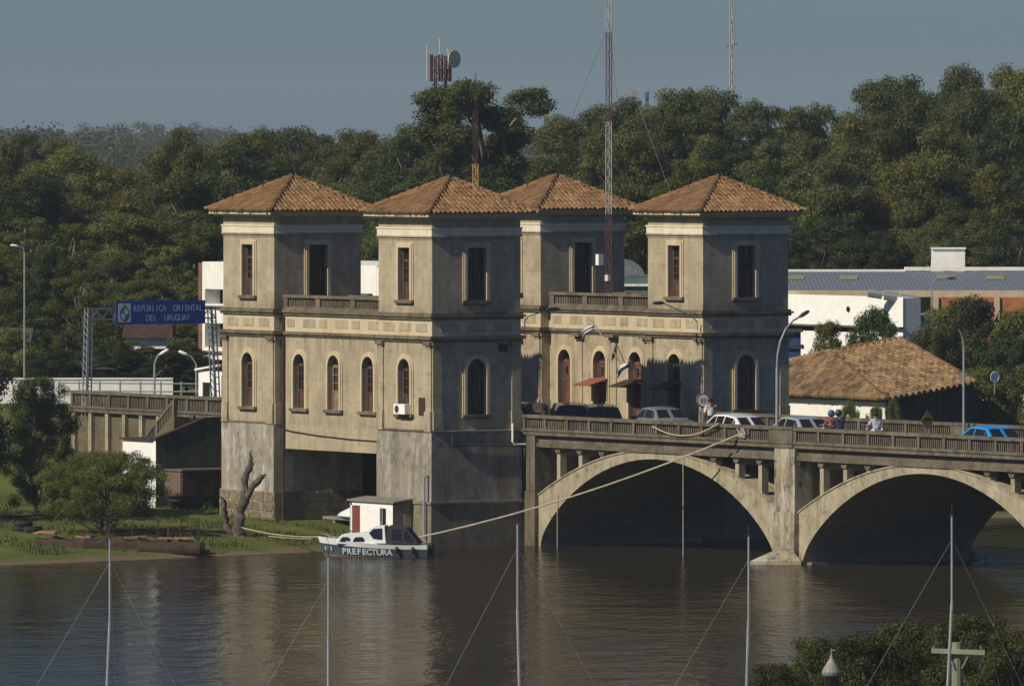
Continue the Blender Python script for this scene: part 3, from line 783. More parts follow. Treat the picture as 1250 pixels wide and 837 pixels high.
# ---------------------------------------------------------- approach on land, left of the towers
ap = thing('approach_viaduct', 'walled bridge approach with pilasters and balustrade left of the towers', 'viaduct', (-27, 8.4, .6))
fA = Face((-36.6, BV0, 0), (1, 0), (0, -1))
B('retaining_wall', M['retain'], ap, (-36.6, -16.6, 4.3, 4.7, -.6, 4.40), (-36.6, -36.2, 4.7, 12.4, -.6, 4.0), (-36.2, -16.6, 12.0, 12.4, -.6, 4.0))
B('roadbed', M['retain'], ap, (-36.2, .05, 4.7, 12.0, 3.6, 4.015))
m = MB(); fA.box(m, 0, 20, 4.40, 4.56, -.26, .05); fA.box(m, 0, 20, 4.561, 4.66, -.26, .1); m.build('plinth', M['bridge'], ap)
baluster_fence(ap, fA, 0.0, 20.0, 4.661, 5.30, 12, 'bridge', .2, .22)
for i in range(14):
    a = -36.5 + i * 1.46
    B('pilaster', M['ring'], ap, (a, a + .26, 4.12, 4.3, -.5, 4.395))
# outside stair with its own sloping balustrade
st = thing('outside_stair', 'concrete stair with sloping balustrade running down the approach wall', 'stair', (-27, 3.4, .8))
m = MB()
for i in range(14):
    x1 = -25.7 - i * .32; m.box(x1 - .32, x1, 3.1, 4.1, .3, 4.35 - i * .215)
m.build('flight', M['retain'], st)
def sx(a): return 5.25 - (-25.7 - a) * .66
m = MB(); P0, P1 = -25.7, -30.0
m.prism([(P0, 3.0, sx(P0)), (P1, 3.0, sx(P1)), (P1, 3.0, sx(P1) - .13), (P0, 3.0, sx(P0) - .13)], (0, .16, 0)); m.build('handrail', M['bridge'], st)
m = MB(); m.prism([(P0, 3.0, sx(P0) - .62), (P1, 3.0, sx(P1) - .62), (P1, 3.0, .4), (P0, 3.0, .4)], (0, .12, 0)); m.build('stringer', M['retain'], st)
m = MB()
for i in range(30):
    a = P0 - .2 - i * .137; m.box(a - .03, a + .03, 3.04, 3.11, sx(a) - .66, sx(a) - .1)
m.build('baluster_row', M['bridge'], st, kind='stuff')
for a in (-25.8, -27.2, -28.6, -29.95): B('post', M['bridge'], st, (a - .09, a + .09, 2.99, 3.15, sx(a) - .7, sx(a) - .02))
# older arch further left
oa = thing('old_arch_wall', 'old wall with a dark arch opening half hidden by the left trees', 'wall', (-41, 4.7, .6))
m = MB(); fo = Face((-50, 4.6, 0), (1, 0), (0, -1))
wall_panel(m, fo, 13.3, -.5, 4.0, [(7.2, 12.4, -.4, 3.2, True)], 2.2); m.quad((-50, 4.6, 4.0), (-36.7, 4.6, 4.0), (-36.7, 6.8, 4.0), (-50, 6.8, 4.0)); m.build('wall', M['retain'], oa)
m = MB(); frame_ring(m, fo, outline(7.2, 12.4, -.4, 3.2, True), outline(7.2, 12.4, -.4, 3.2, True, .28), -.02, .07); m.build('arch_ring', M['ring'], oa)
B('back_wall', M['base_dark'], oa, (-50, -36.7, 6.8, 7.1, -.5, 4.0))

# ---------------------------------------------------------- overhead border sign
gs = thing('sign_gantry', 'blue overhead road sign REPUBLICA ORIENTAL DEL URUGUAY on lattice posts', 'road sign', (-35.4, 7.5, 4.1))
GU = -35.4
def lattice_post(v, lean):
    m = MB(); zt = 8.85
    for du in (-.0, .3):
        for dv in (-.13, .13): m.bar((GU - du, v + dv, 4.1), (GU - du, v + dv * .8 + lean, zt), .05)
    for i in range(15):
        z = 4.3 + i * .3; k = (z - 4.1) / 4.75 * lean
        m.bar((GU, v - .13 + k, z), (GU, v + .13 + k, z), .04); m.bar((GU, v - .13 + k, z), (GU - .3, v - .13 + k, z + .25), .03)
    m.build('lattice_post', M['galv'], gs)
lattice_post(4.32, .12); lattice_post(10.75, -.25)
m = MB()
for z in (8.35, 8.8):
    for du in (0, .3): m.bar((GU - du, 4.3, z), (GU - du, 10.65, z), .05)
for i in range(10):
    a = 4.4 + i * .62; m.bar((GU, a, 8.35), (GU, a + .31, 8.8), .035); m.bar((GU, a + .31, 8.8), (GU, a + .62, 8.35), .035)
m.build('cross_truss', M['galv'], gs)
SV0, SV1, SZ0, SZ1 = 5.62, 10.05, 8.12, 9.13
pn = B('sign_panel', M['blue_sign'], gs, (GU + .05, GU + .10, SV0, SV1, SZ0, SZ1))
def text_mesh(body, size, bold=0.0, sx_=1.0):
    cu = bpy.data.curves.new('text', 'FONT'); cu.body = body; cu.size = size; cu.align_x = 'CENTER'; cu.offset = bold; cu.resolution_u = 3
    o = bpy.data.objects.new('text', cu); COL.objects.link(o)
    me = bpy.data.meshes.new_from_object(o.evaluated_get(bpy.context.evaluated_depsgraph_get()))
    bpy.data.objects.remove(o); return me
def mtx_plus_u(u, v, z, sx_=1.0):                          # text plane facing +u, reading along +v
    return Matrix(((0, 0, 1, u), (sx_, 0, 0, v), (0, 1, 0, z), (0, 0, 0, 1)))
def letters(body, size, parent, mat, place, adv=.62, bold=.0):
    """one mesh per letter, each set by place(distance along the line) -> 4x4 matrix (root-local)"""
    w_ = size * adv
    for i, ch in enumerate(body):
        if ch == ' ': continue
        me = text_mesh(ch, size, bold); me.transform(place((i - (len(body) - 1) / 2) * w_)); me.materials.clear(); me.materials.append(mat)
        o = bpy.data.objects.new('letter', me); COL.objects.link(o); o.parent = parent
for line, z in (('REPUBLICA  ORIENTAL', 8.68), ('DEL  URUGUAY', 8.27)):
    letters(line, .37, pn, M['sign_white'], lambda d, z=z: Matrix.Translation(-Vector(gs.location)) @ mtx_plus_u(GU + .106, 8.2 + d, z, .80), .49)
em = B('emblem_plate', M['sign_white'], pn, (GU + .10, GU + .105, 5.74, 6.36, 8.22, 9.02))
def disc(parent, name, mat, u, cv, cz, rv, rz, a0=0, a1=360, r0=0.0, n=24):
    m = MB(); P = []
    for i in range(n + 1):
        an = R(a0 + (a1 - a0) * i / n); P.append((u, cv + rv * math.cos(an), cz + rz * math.sin(an)))
    if r0 > 0: Q = [(u, cv + (y - cv) * r0, cz + (z - cz) * r0) for _, y, z in P]; m.strip(P, Q)
    else: m.add([(u, cv, cz)] + P, [(0, i + 1, i + 2) for i in range(n)])
    return m.build(name, mat, parent)
M['laurel'] = plain('laurel_green', (.03, .12, .07), .6); M['pale_blue'] = plain('emblem_blue', (.05, .20, .42), .6); M['gold'] = plain('emblem_gold', (.45, .28, .08), .6)
disc(em, 'laurel', M['laurel'], GU + .108, 6.05, 8.57, .24, .31, 0, 360, .8)
for q, mt in ((0, 'sign_white'), (90, 'pale_blue'), (180, 'sign_white'), (270, 'pale_blue')): disc(em, 'shield_quarter', M[mt], GU + .110, 6.05, 8.57, .18, .24, q, q + 90, 0, 8)
disc(em, 'sun', M['gold'], GU + .112, 6.05, 8.90, .11, .09, 0, 180, 0, 10)

# ============================================================ BUILDINGS ROUND ABOUT
class Bank:
    """boxes laid out along the shore line: s along it, t inland"""
    @staticmethod
    def box(m, s0, s1, t0, t1, z0, z1):
        P = [bank(s0, t0), bank(s1, t0), bank(s1, t1), bank(s0, t1)]
        m.prism([(x, y, z0) for x, y in P], (0, 0, z1 - z0)); return m
    @staticmethod
    def face(s, t): return Face((*bank(s, t), 0), tuple(RV), tuple(-DV))
def BB(name, mat, parent, *boxes, **k):
    m = MB()
    for b in boxes: Bank.box(m, *b)
    return m.build(name, mat, parent, **k)

# lean-to shed with white front
sh = thing('lean_to_shed', 'white-fronted shed with dark green-grey side below the stair', 'shed', (-23.3, 2, .7))
fS = Face((-24.75, 0, 0), (1, 0), (0, -1)); m = MB(); wall_panel(m, fS, 2.75, .3, 3.60, [(1.35, 2.2, 2.15, 2.72, False)], .12); m.build('front_wall', M['white'], sh)
m = MB(); fS.box(m, 1.35, 2.2, 2.15, 2.72, -.12, -.09); w_ = m.build('window', M['void'], sh)
for k in range(3):
    m = MB(); fS.box(m, 1.35, 2.2, 2.2 + k * .18, 2.26 + k * .18, -.09, -.03); m.build('slat', M['white'], w_)
m = MB(); fS.box(m, 1.25, 2.3, 2.78, 2.86, -.02, .10); m.build('lintel', M['steel_dark'], sh)
m = MB(); m.prism([(-22.0, .02, .3), (-22.0, .02, 3.62), (-22.0, 2.3, 4.44), (-22.0, 4.02, 4.48), (-22.0, 4.02, .3)], (-.2, 0, 0)); m.build('side_wall', M['green_wall'], sh)
m = MB(); m.box(-24.85, -22.2, -.12, 4.0, 3.60, 3.68); m.build('roof', M['rust'], sh)
m = MB(); m.prism([(-21.95, -.05, 3.62), (-21.95, -.05, 3.70), (-21.95, 2.3, 4.53), (-21.95, 4.05, 4.57), (-21.95, 4.05, 4.49), (-21.95, 2.3, 4.45)], (-.3, 0, 0)); m.build('wall_coping', M['rust'], sh)
m = MB(); m.box(-24.75, -24.6, .1, 4.0, .3, 3.6); m.build('side_wall', M['white'], sh)

# trailer parked by the left tower
tk = thing('box_trailer', 'brown tarpaulin-covered box trailer parked by the pale left pier', 'trailer', (-20.1, 1.8, .8))
B('box_body', M['brown_tarp'], tk, (-20.6, -19.2, -.35, 3.9, 1.36, 2.42), bevel=.03)
B('front_panel', M['brown_pale'], tk, (-20.55, -19.25, -.40, -.352, 1.40, 2.38))
B('roof_sheet', M['brown_pale'], tk, (-20.65, -19.15, -.40, 3.95, 2.422, 2.50))
for i in range(5): B('tarp_strap', M['black'], tk, (-19.199, -19.18, .25 + i * .8, .30 + i * .8, 1.4, 2.4))
B('chassis', M['black'], tk, (-20.7, -19.5, -.2, 3.8, 1.16, 1.355))
for v in (.35, 2.4, 3.3):
    for u in (-20.75, -19.45):
        m = MB(); m.lathe([(.17, -.11), (.36, -.11), (.40, -.07), (.40, .07), (.36, .11), (.17, .11)], 16, (u, v, 1.16), 'x')
        wh = m.build('wheel', M['rubber'], tk); m = MB(); m.lathe([(.05, -.12), (.18, -.12), (.18, .12), (.05, .12)], 12, (u, v, 1.16), 'x'); m.build('rim', M['steel_dark'], wh)
m = MB(); m.bar((-19.5, 1.3, .78), (-19.5, 1.3, 1.2), .08); m.build('landing_leg', M['black'], tk)

# apartment house behind the left tower
apt = thing('apartment_house', 'white unfinished apartment block with open dark storeys behind the left tower', 'building', (-49, 26, 4.2))
fP = Face((-56.6, 22.2, 0), (1, 0), (0, -1)); m = MB()
for (z0, z1, zb, zt) in ((2.5, 6.45, 4.5, 6.0), (6.45, 8.5, 6.55, 7.65), (8.5, 10.42, 8.52, 9.2)):
    wall_panel(m, fP, 15.4, z0, z1, [(.25 + k * 2.2, 1.9 + k * 2.2, zb, zt, False) for k in range(7)], .8)
m.build('front_wall', M['white_old'], apt)
B('rear_wall', M['void'], apt, (-56.5, -41.3, 23.0, 23.2, 2.5, 10.2))  # near-black sheet behind the openings, darkness of the storeys put into its colour
B('side_wall', M['brick_old'], apt, (-56.9, -56.6, 22.17, 30, 2.5, 10.38)); B('side_wall', M['white_old'], apt, (-41.2, -41.0, 22.21, 30, 2.5, 10.38))
B('roof_slab', M['white_old'], apt, (-56.6, -41.2, 22.23, 30, 10.2, 10.44))
for z in (6.30, 8.36): B('floor_slab', M['ledge'], apt, (-56.7, -41.1, 22.06, 22.199, z, z + .09))
gb = thing('guard_booth', 'small white guard booth on the approach beside the left tower', 'booth', (-39.3, 13.4, 4.1))
fG = Face((-40.3, 12.6, 0), (1, 0), (0, -1)); m = MB(); wall_panel(m, fG, 2.0, 4.0, 5.95, [(.35, 1.0, 4.75, 5.45, False)], .1); m.build('front_wall', M['white'], gb)
B('body', M['white'], gb, (-40.29, -38.32, 12.81, 14.3, 4.0, 5.94)); m = MB(); fG.box(m, .36, .99, 4.77, 5.43, -.06, -.04); m.build('window', M['glass'], gb)
m = MB(); P = [(-40.4, 12.45, 5.955), (-38.2, 12.45, 6.2), (-38.2, 14.4, 6.2), (-40.4, 14.4, 5.955)]; m.prism(P, (0, 0, .08)); m.build('roof', M['white_old'], gb)
# white street wall, pipe rail
ww = thing('street_wall', 'low whitewashed street wall behind the left approach rail', 'wall', (*bank(-17, 441), 4.2))
BB('wall', M['white_old'], ww, (-23.5, -15.3, 440.9, 441.1, 3.9, 5.2)); BB('coping', M['white_old'], ww, (-23.5, -15.3, 440.85, 441.15, 5.201, 5.27))
rl = thing('pipe_rail', 'galvanised pipe railing along the far side of the approach', 'railing', (*bank(-17, 431), 4.2))
m = MB()
for z in (4.95, 5.3): m.tube([(*bank(-20.0, 431.5), z), (*bank(-13.6, 431.5), z - .05)], .035, 6)
m.build('rail', M['galv'], rl)
for i in range(8):
    x, y = bank(-20 + i * .9, 431.5); m = MB(); m.tube([(x, y, 3.9), (x, y, 5.36)], .04, 6); m.build('post', M['galv'], rl)
# little houses among the left trees
def cottage(label, s0, s1, t, zb, ze, zr, wall, roof, chim=False):
    r_ = thing('cottage', label, 'house', (*bank((s0+s1)/2, t + 2.5), 4.2)); f = Bank.face(s0, t); L = s1 - s0
    m = MB(); wall_panel(m, f, L, zb, ze, [(L * .2, L * .2 + .7, ze - 1.5, ze - .5, False), (L * .6, L * .6 + .7, ze - 1.5, ze - .5, False)], .15); m.build('front_wall', M[wall], r_)
    for a in (.2, .6): m = MB(); f.box(m, L * a, L * a + .7, ze - 1.5, ze - .5, -.14, -.1); m.build('window', M['glass'], r_)
    BB('body', M[wall], r_, (s0 + .01, s1 - .01, t + .16, t + 5, zb, ze - .01))
    m = MB(); m.prism([(*bank(s0 - .3, t - .3), ze), (*bank(s0 - .3, t + 2.5), zr), (*bank(s0 - .3, t + 5.3), ze)], tuple(RV * (L + .6)) + (0,)); m.build('roof', M[roof], r_)
    if chim: BB('chimney', M['brick'], r_, (s0 + .5, s0 + 1.1, t + 1, t + 1.6, ze, zr + .7))
cottage('grey-roofed low house behind the white street wall on the left', -21.2, -17.6, 444, 3.8, 5.6, 6.1, 'ledge', 'roof_grey')
cottage('dark house with a brick chimney at the far left among trees', -25.5, -22.4, 449, 3.8, 6.7, 7.3, 'ledge', 'roof_grey', True)
cottage('white cottage with brown roof half hidden by trees under the blue sign', -17.6, -15.9, 449, 3.8, 6.9, 8.0, 'white_old', 'rust')

# tiled house right of the towers
th = thing('tiled_house', 'old white house with a mossy clay tile roof behind the bridge on the right', 'house', (-27, 39.5, .8))
E1 = [Vector(p) for p in ((-39.4, 36.75, 4.78), (-22.4, 36.75, 4.72), (-22.4, 41.5, 5.38))]
R1 = Vector((-31.0, 39.5, 6.58)); nrm_ = (E1[2] - E1[1]).cross(R1 - E1[1]); R2 = Vector((-31.0, 43.3, 0)); R2.z = E1[1].z - (nrm_.x * (R2.x - E1[1].x) + nrm_.y * (R2.y - E1[1].y)) / nrm_.z; R0 = R1
m = MB(); m.add([E1[0], E1[1], E1[2], R1, R2, (-39.4, 46.0, 4.8), (-30.0, 46.0, 5.0)], [(0, 1, 3), (1, 2, 4, 3), (5, 0, 3, 4), (2, 6, 4), (6, 5, 4)]); rf = m.build('roof', M['timber_dark'], th)
m = MB()
def tile_poly(P, eave, **k):
    a, b = eave; t = (b - a).normalized(); n = (b - a).cross(P[2] - a).normalized()
    if n.z < 0: n = -n
    e = n.cross(t).normalized()
    if e.z < 0: e = -e
    tile_face(m, a, t, e, n, [((p - a).dot(t), (p - a).dot(e)) for p in P], **k)
tile_poly([E1[0], E1[1], R1], (E1[0], E1[1]), cw=.31, row=.42, rad=.118, ln=.5)
tile_poly([E1[1], E1[2], R2, R1], (E1[1], E1[2]), cw=.31, row=.42, rad=.118, ln=.5)
for a, b in ((E1[1], R1), (R1, R2), (E1[0], R1), (E1[2], R2)): ridge_tiles(m, a, b, .15)
m.build('roof_tiles', M['tiles_old'], rf, kind='stuff')
B('front_wall', M['white_old'], th, (-39.0, -22.7, 37.15, 37.4, .3, 4.78))
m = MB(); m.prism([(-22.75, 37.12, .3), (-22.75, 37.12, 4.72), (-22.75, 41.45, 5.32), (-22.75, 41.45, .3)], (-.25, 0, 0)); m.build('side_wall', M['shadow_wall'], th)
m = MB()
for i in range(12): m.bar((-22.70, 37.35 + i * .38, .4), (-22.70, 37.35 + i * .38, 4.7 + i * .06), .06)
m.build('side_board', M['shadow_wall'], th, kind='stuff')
B('eave_board', M['timber_dark'], th, (-39.2, -22.5, 36.85, 37.1, 4.62, 4.73))
B('rear_wall', M['white_old'], th, (-39.0, -23.6, 45.4, 45.7, .3, 4.8))
sd = thing('satellite_dish', 'white satellite dish at the right end of the old tiled roof', 'satellite dish', (-22.6, 42.6, 5.1))
m = MB(); m.lathe([(.02, -.12), (.13, -.08), (.24, .02), (.25, .03), (.22, .03), (.12, -.05), (.02, -.08)], 16, (0, 0, .55), 'x'); m.build('reflector', M['white'], sd, local=True, smooth=True)
m = MB(); m.tube([(0, 0, -.2), (0, 0, .5)], .03, 6); m.build('mount', M['galv'], sd, local=True)

# factory with sheet roof
fc = thing('factory_building', 'long factory with blue-grey sheet roof, white front and orange brick wall', 'building', (*bank(18, 460), 4.2))
FX, FY = bank(18.2, 455.0); fW = Face((FX - 13.0, FY, 0), (1, 0), (0, -1)); m = MB(); wall_panel(m, fW, 13.0, 3.5, 8.66, [(2.9, 5.6, 6.95, 7.18, False), (7.2, 9.4, 6.95, 7.18, False)], .2); m.build('white_front', M['white'], fc)
for a in (2.9, 7.2): m = MB(); fW.box(m, a, a + (2.7 if a < 5 else 2.2), 6.95, 7.18, -.2, -.16); m.build('vent_slot', M['void'], fc)
m = MB(); fW.box(m, 0, 13.05, 7.2, 7.27, -.02, .25); m.build('canopy_ledge', M['ledge'], fc)
m = MB(); m.lathe([(.0, -.02), (.13, -.02), (.13, .02), (.0, .02)], 14, (0, 0, 0), 'y'); q = m.build('vent_hole', M['void'], fc, local=True)
q.location = (FX - 4.55 - fc.location.x, FY - .03 - fc.location.y, 8.03 - fc.location.z)
B('white_side', M['white_old'], fc, (FX - .2, FX - .01, FY + .01, FY + 1.0, 3.5, 8.6))
B('flat_roof', M['white_old'], fc, (FX - 13, FX - .2, FY + .01, FY + 1.0, 8.5, 8.62))
BB('brick_wall', M['brick'], fc, (19.9, 30.0, 464.0, 464.3, 3.5, 8.5))
for s in (19.7, 22.6, 24.3, 27.2): BB('concrete_column', M['plaster_clean'], fc, (s + .3, s + .55, 463.9, 464.0, 3.5, 8.5))
BB('concrete_beam', M['plaster_clean'], fc, (19.9, 30, 463.86, 463.899, 7.2, 7.3))
def sheet_roof(s0, s1, t0, z0, t1, z1):
    m = MB(); n = int((s1 - s0) / .2); A, Bq = [], []
    for i in range(n * 2 + 1):
        s = s0 + (s1 - s0) * i / (2 * n); k = .012 * (i % 2)
        A.append((*bank(s, t0), z0 + k)); Bq.append((*bank(s, t1), z1 + k))
    m.strip(A, Bq); return m
rfm = sheet_roof(8.0, 30.0, 464.6, 8.80, 478, 9.50).build('roof', M['roof_blue'], fc)
BB('roof_edge', M['plaster_clean'], fc, (8, 30, 464.3, 464.6, 8.50, 8.81)); BB('ridge_cap', M['white_old'], fc, (8, 19.2, 477.9, 478.3, 9.48, 9.60), (19.2, 30, 477.8, 478.4, 9.54, 9.72))
BB('rear_wall', M['white_old'], fc, (8, 30, 478.4, 478.7, 3.5, 9.48))
for s in (13.2, 15.8, 20.5, 22.9, 25.3):
    zz = lambda t: 8.80 + (t - 464.6) / 13.4 * .7 + .03
    m = MB(); P = [(*bank(s, 472.0), zz(472)), (*bank(s + .9, 472.0), zz(472)), (*bank(s + 1.0, 474.6), zz(474.6)), (*bank(s + .12, 474.6), zz(474.6))]; m.prism(P, (0, 0, .015)); m.build('skylight', M['skylight_'], rfm)
for k in range(3):
    m = MB(); a, b = 16.6 + k * .75, 17.25 + k * .75
    m.tube([(*bank(a, 455.6), 8.86 - k * .13), (*bank(b, 455.6), 8.76 - k * .13)], .22, 10); m.build('vent_duct', M['galv'], fc)
BB('water_tank', M['white_old'], fc, (20.6, 22.2, 479, 481.2, 9.2, 10.58)); BB('tank_lid', M['white_old'], fc, (20.55, 22.25, 478.9, 481.3, 10.581, 10.66)); BB('chimney', M['brick'], fc, (22.6, 22.85, 479, 479.3, 9.3, 9.95))
tq = thing('turquoise_shed', 'small turquoise shed tucked between the white front and brick wall', 'shed', (*bank(18.9, 454), 4))
BB('body', M['turq'], tq, (18.5, 19.5, 456.0, 458.0, 3.6, 7.72)); BB('roof', M['galv'], tq, (18.45, 19.9, 455.8, 461, 7.721, 7.8))
bw = thing('blue_house', 'narrow blue house wall coloured as in shadow beside the shaded tower', 'house', (*bank(12.8, 441), 4))
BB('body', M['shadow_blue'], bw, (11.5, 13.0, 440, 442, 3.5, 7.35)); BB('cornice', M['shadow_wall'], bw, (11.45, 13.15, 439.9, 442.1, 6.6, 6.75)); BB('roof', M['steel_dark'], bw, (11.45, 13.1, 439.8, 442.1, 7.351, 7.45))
gh = thing('green_house', 'grey-green house with rounded gable seen between two towers', 'house', (*bank(5.2, 436), 4))
BB('body', M['turq_grey'], gh, (3.2, 6.1, 435, 440, 3.5, 9.95)); BB('cornice', M['white_old'], gh, (3.1, 6.15, 434.85, 435, 9.5, 9.6))
m = MB(); fg = Bank.face(3.3, 434.98); m.prism([fg.p(1.4 - 1.2 * math.cos(math.pi * i / 12), 9.95 + .8 * math.sin(math.pi * i / 12)) for i in range(13)], tuple(DV * .3) + (0,)); m.build('gable', M['roof_blue'], gh)

# ============================================================ MASTS AND FAR STRUCTURES
def lattice(parent, x, y, z0, z1, wd, mat, leg=.03, step=None, sides=3, name='mast_section', taper=0.0):
    m = MB(); step = step or wd * 1.2
    def c(i, z):
        k = 1 - taper * (z - z0) / max(.01, z1 - z0)
        an = 2 * math.pi * i / sides + .4; r_ = wd / (2 * math.sin(math.pi / sides)) * k
        return (x + r_ * math.cos(an), y + r_ * math.sin(an), z)
    for i in range(sides): m.bar(c(i, z0), c(i, z1), leg)
    n = int((z1 - z0) / step)
    for q in range(n):
        a, b = z0 + q * (z1 - z0) / n, z0 + (q + 1) * (z1 - z0) / n
        for i in range(sides):
            j = (i + 1) % sides
            m.bar(c(i, a), c(j, b), leg * .6) if q % 2 else m.bar(c(j, a), c(i, b), leg * .6)
            m.bar(c(i, b), c(j, b), leg * .5)
    return m.build(name, M[mat], parent)
rm = thing('radio_mast', 'tall red and white lattice radio mast rising from the rear wing terrace', 'radio mast', (-10.6, 15.0, 9.02))
for (a, b, mt) in ((9.02, 13.0, 'red_mast'), (13.0, 16.8, 'white_mast'), (16.8, 20.5, 'red_mast'), (20.5, 24.2, 'white_mast')): lattice(rm, -10.6, 15.0, a, b, .24, mt, .026)
B('equipment_box', M['white'], rm, (-11.0, -10.78, 14.6, 14.85, 10.9, 11.35)); B('equipment_box', M['white'], rm, (-10.7, -10.5, 14.86, 15.0, 10.25, 10.5))
for k, (gx, gy) in enumerate(((-16.0, 14.5), (-4.4, 14.6), (-10.2, 16.3))):
    for zt in (15.2, 20.8):
        m = MB(); m.tube([(gx, gy, 12.6 if k < 2 else 9.3), (-10.6, 15.0, zt)], .007, 4); m.build('guy_wire', M['steel_dark'], rm)
ym = thing('yellow_mast', 'slim yellow and rust lattice mast behind the front tower roof', 'radio mast', (*bank(-1.63, 440), 4.2))
x, y = bank(-1.63, 440); lattice(ym, x, y, 4.2, 14.9, .24, 'yellow_mast', .04); lattice(ym, x, y, 14.9, 17.3, .2, 'rust', .035); m = MB(); m.tube([(x, y, 17.3), (x, y, 19)], .02, 5); m.build('whip', M['rust'], ym)
ct = thing('cell_tower', 'distant white and red lattice cell tower with a cream dish above the trees', 'cell tower', (*bank(-4.75, 650), 4.4))
x, y = bank(-4.75, 650)
lattice(ct, x, y, 4.4, 18.4, .75, 'white_mast', .07, .9, 4, taper=.05); lattice(ct, x, y, 18.4, 21.2, .7, 'red_mast', .07, .5, 4)
m = MB(); m.lathe([(.66, 0), (.72, .02), (.72, .06), (.66, .08)], 14, (x, y, 20.3)); m.lathe([(.66, 0), (.72, .02), (.72, .06), (.66, .08)], 14, (x, y, 19.7)); m.build('platform_ring', M['red_mast'], ct)
for an in (20, 80, 140, 200, 260, 320):
    a = R(an); m = MB(); m.bar((x + .72 * math.cos(a), y + .72 * math.sin(a), 19.5), (x + .72 * math.cos(a), y + .72 * math.sin(a), 21.3), .10); m.build('antenna_panel', M['red_mast' if an % 40 else 'steel_dark'], ct)
for dx, h in ((-.9, 21.9), (-.05, 22.4), (.5, 21.7)): m = MB(); p = bank(-4.75 + dx, 650); m.tube([(*p, 19.6), (*p, h)], .06, 5); m.build('whip', M['white_mast'], ct)
m = MB(); m.lathe([(.02, .02), (.3, .06), (.58, .2), (.60, .18), (.45, -.02), (.2, -.12), (.02, -.16)], 18, (0, 0, 0), 'x'); q = m.build('dish', M['cream'], ct, local=True, smooth=True)
p = bank(-3.95, 649.4); q.location = (p[0] - ct.location.x, p[1] - ct.location.y, 21.0 - ct.location.z); q.rotation_euler = (0, 0, R(15))
wm = thing('white_mast', 'very slim white guyed mast standing far behind the trees', 'radio mast', (*bank(15.75, 700), 4.4))
x, y = bank(15.75, 700); lattice(wm, x, y, 4.4, 32.0, .24, 'white_mast', .06, .9)
for z in (17.5, 22.3): m = MB(); m.bar((*bank(15.35, 700), z - .1), (*bank(16.15, 700), z + .1), .06); m.build('cross_arm', M['steel_dark'], wm)
def elevator(label, s, zt, t, hw, mat, head):
    r_ = thing('grain_elevator', label, 'grain elevator', (*bank(s, t), 4.4), group=None)
    BB('leg', M[mat], r_, (s - hw, s + hw, t, t + .5, 4.4, zt - .551)); BB('head', M[head], r_, (s - hw * 1.25, s + hw * 1.25, t - .1, t + .6, zt - .55, zt))
    m = MB()
    for dx in (-2.0, 1.7): m.bar((*bank(s, t + .2), zt - .9), (*bank(s + dx, t + .2), zt - 3.0), .06)
    m.build('spout', M[mat], r_)
elevator('grain elevator leg with yellowish head left of the red mast gap', 2.6, 17.7, 740, .17, 'elev', 'yel_head')
elevator('grain elevator with yellow head just right of the tall mast', 9.37, 19.29, 750, .14, 'elev', 'yel_head')
elevator('small dark elevator tower beside the yellow-headed one', 10.51, 19.19, 760, .13, 'elev', 'elev')
elevator('stubby dark elevator head poking above the middle trees', 14.2, 19.0, 760, .11, 'elev', 'elev')
elevator('blue elevator head with brace next to the white mast', 16.75, 19.26, 760, .14, 'elev_blue', 'elev_blue')
elevator('pale elevator head with brace above the right trees', 22.42, 17.6, 760, .09, 'galv', 'galv')

# ============================================================ VEGETATION
def leaf_cloud(blobs, size, aspect=.45, droop=.3, seed=0):
    """blobs: (x, y, z, rx, rz, count) -> rhombic leaf faces spread through each clump"""
    g = np.random.default_rng(seed); Vs = []
    for (x, y, z, rx, rz, n) in blobs:
        d = g.normal(size=(n, 3)); d /= np.linalg.norm(d, axis=1)[:, None]
        r_ = g.random(n) ** .45; tail = g.random(n) < .14; r_[tail] *= g.uniform(1.0, 1.45, tail.sum())      # ragged outline
        c = d * r_[:, None] * np.array([rx, rx, rz]) + np.array([x, y, z])
        nr = d + g.normal(size=(n, 3)) * .55 + np.array([0, 0, .35]); nr /= np.linalg.norm(nr, axis=1)[:, None]
        a = g.normal(size=(n, 3)); a[:, 2] -= droop; a -= nr * np.sum(a * nr, 1)[:, None]; a /= np.linalg.norm(a, axis=1)[:, None]
        b = np.cross(nr, a); L = size * g.uniform(.6, 1.35, n)[:, None] / 2
        Vs.append(np.stack([c - a * L, c + b * L * aspect, c + a * L, c - b * L * aspect], 1).reshape(-1, 3))
    V = np.concatenate(Vs); F = np.arange(len(V)).reshape(-1, 4); return V, F
def limb(m, p, q, r0, r1, bend=.15, n=4):
    p, q = Vector(p), Vector(q); L = (q - p).length
    o = Vector((random.uniform(-1, 1), random.uniform(-1, 1), random.uniform(-.3, .6))) * L * bend
    pts = [p.lerp(q, i / n) + o * math.sin(math.pi * i / n) for i in range(n + 1)]
    m.tube(pts, [r0 + (r1 - r0) * i / n for i in range(n + 1)], 6)
    return pts
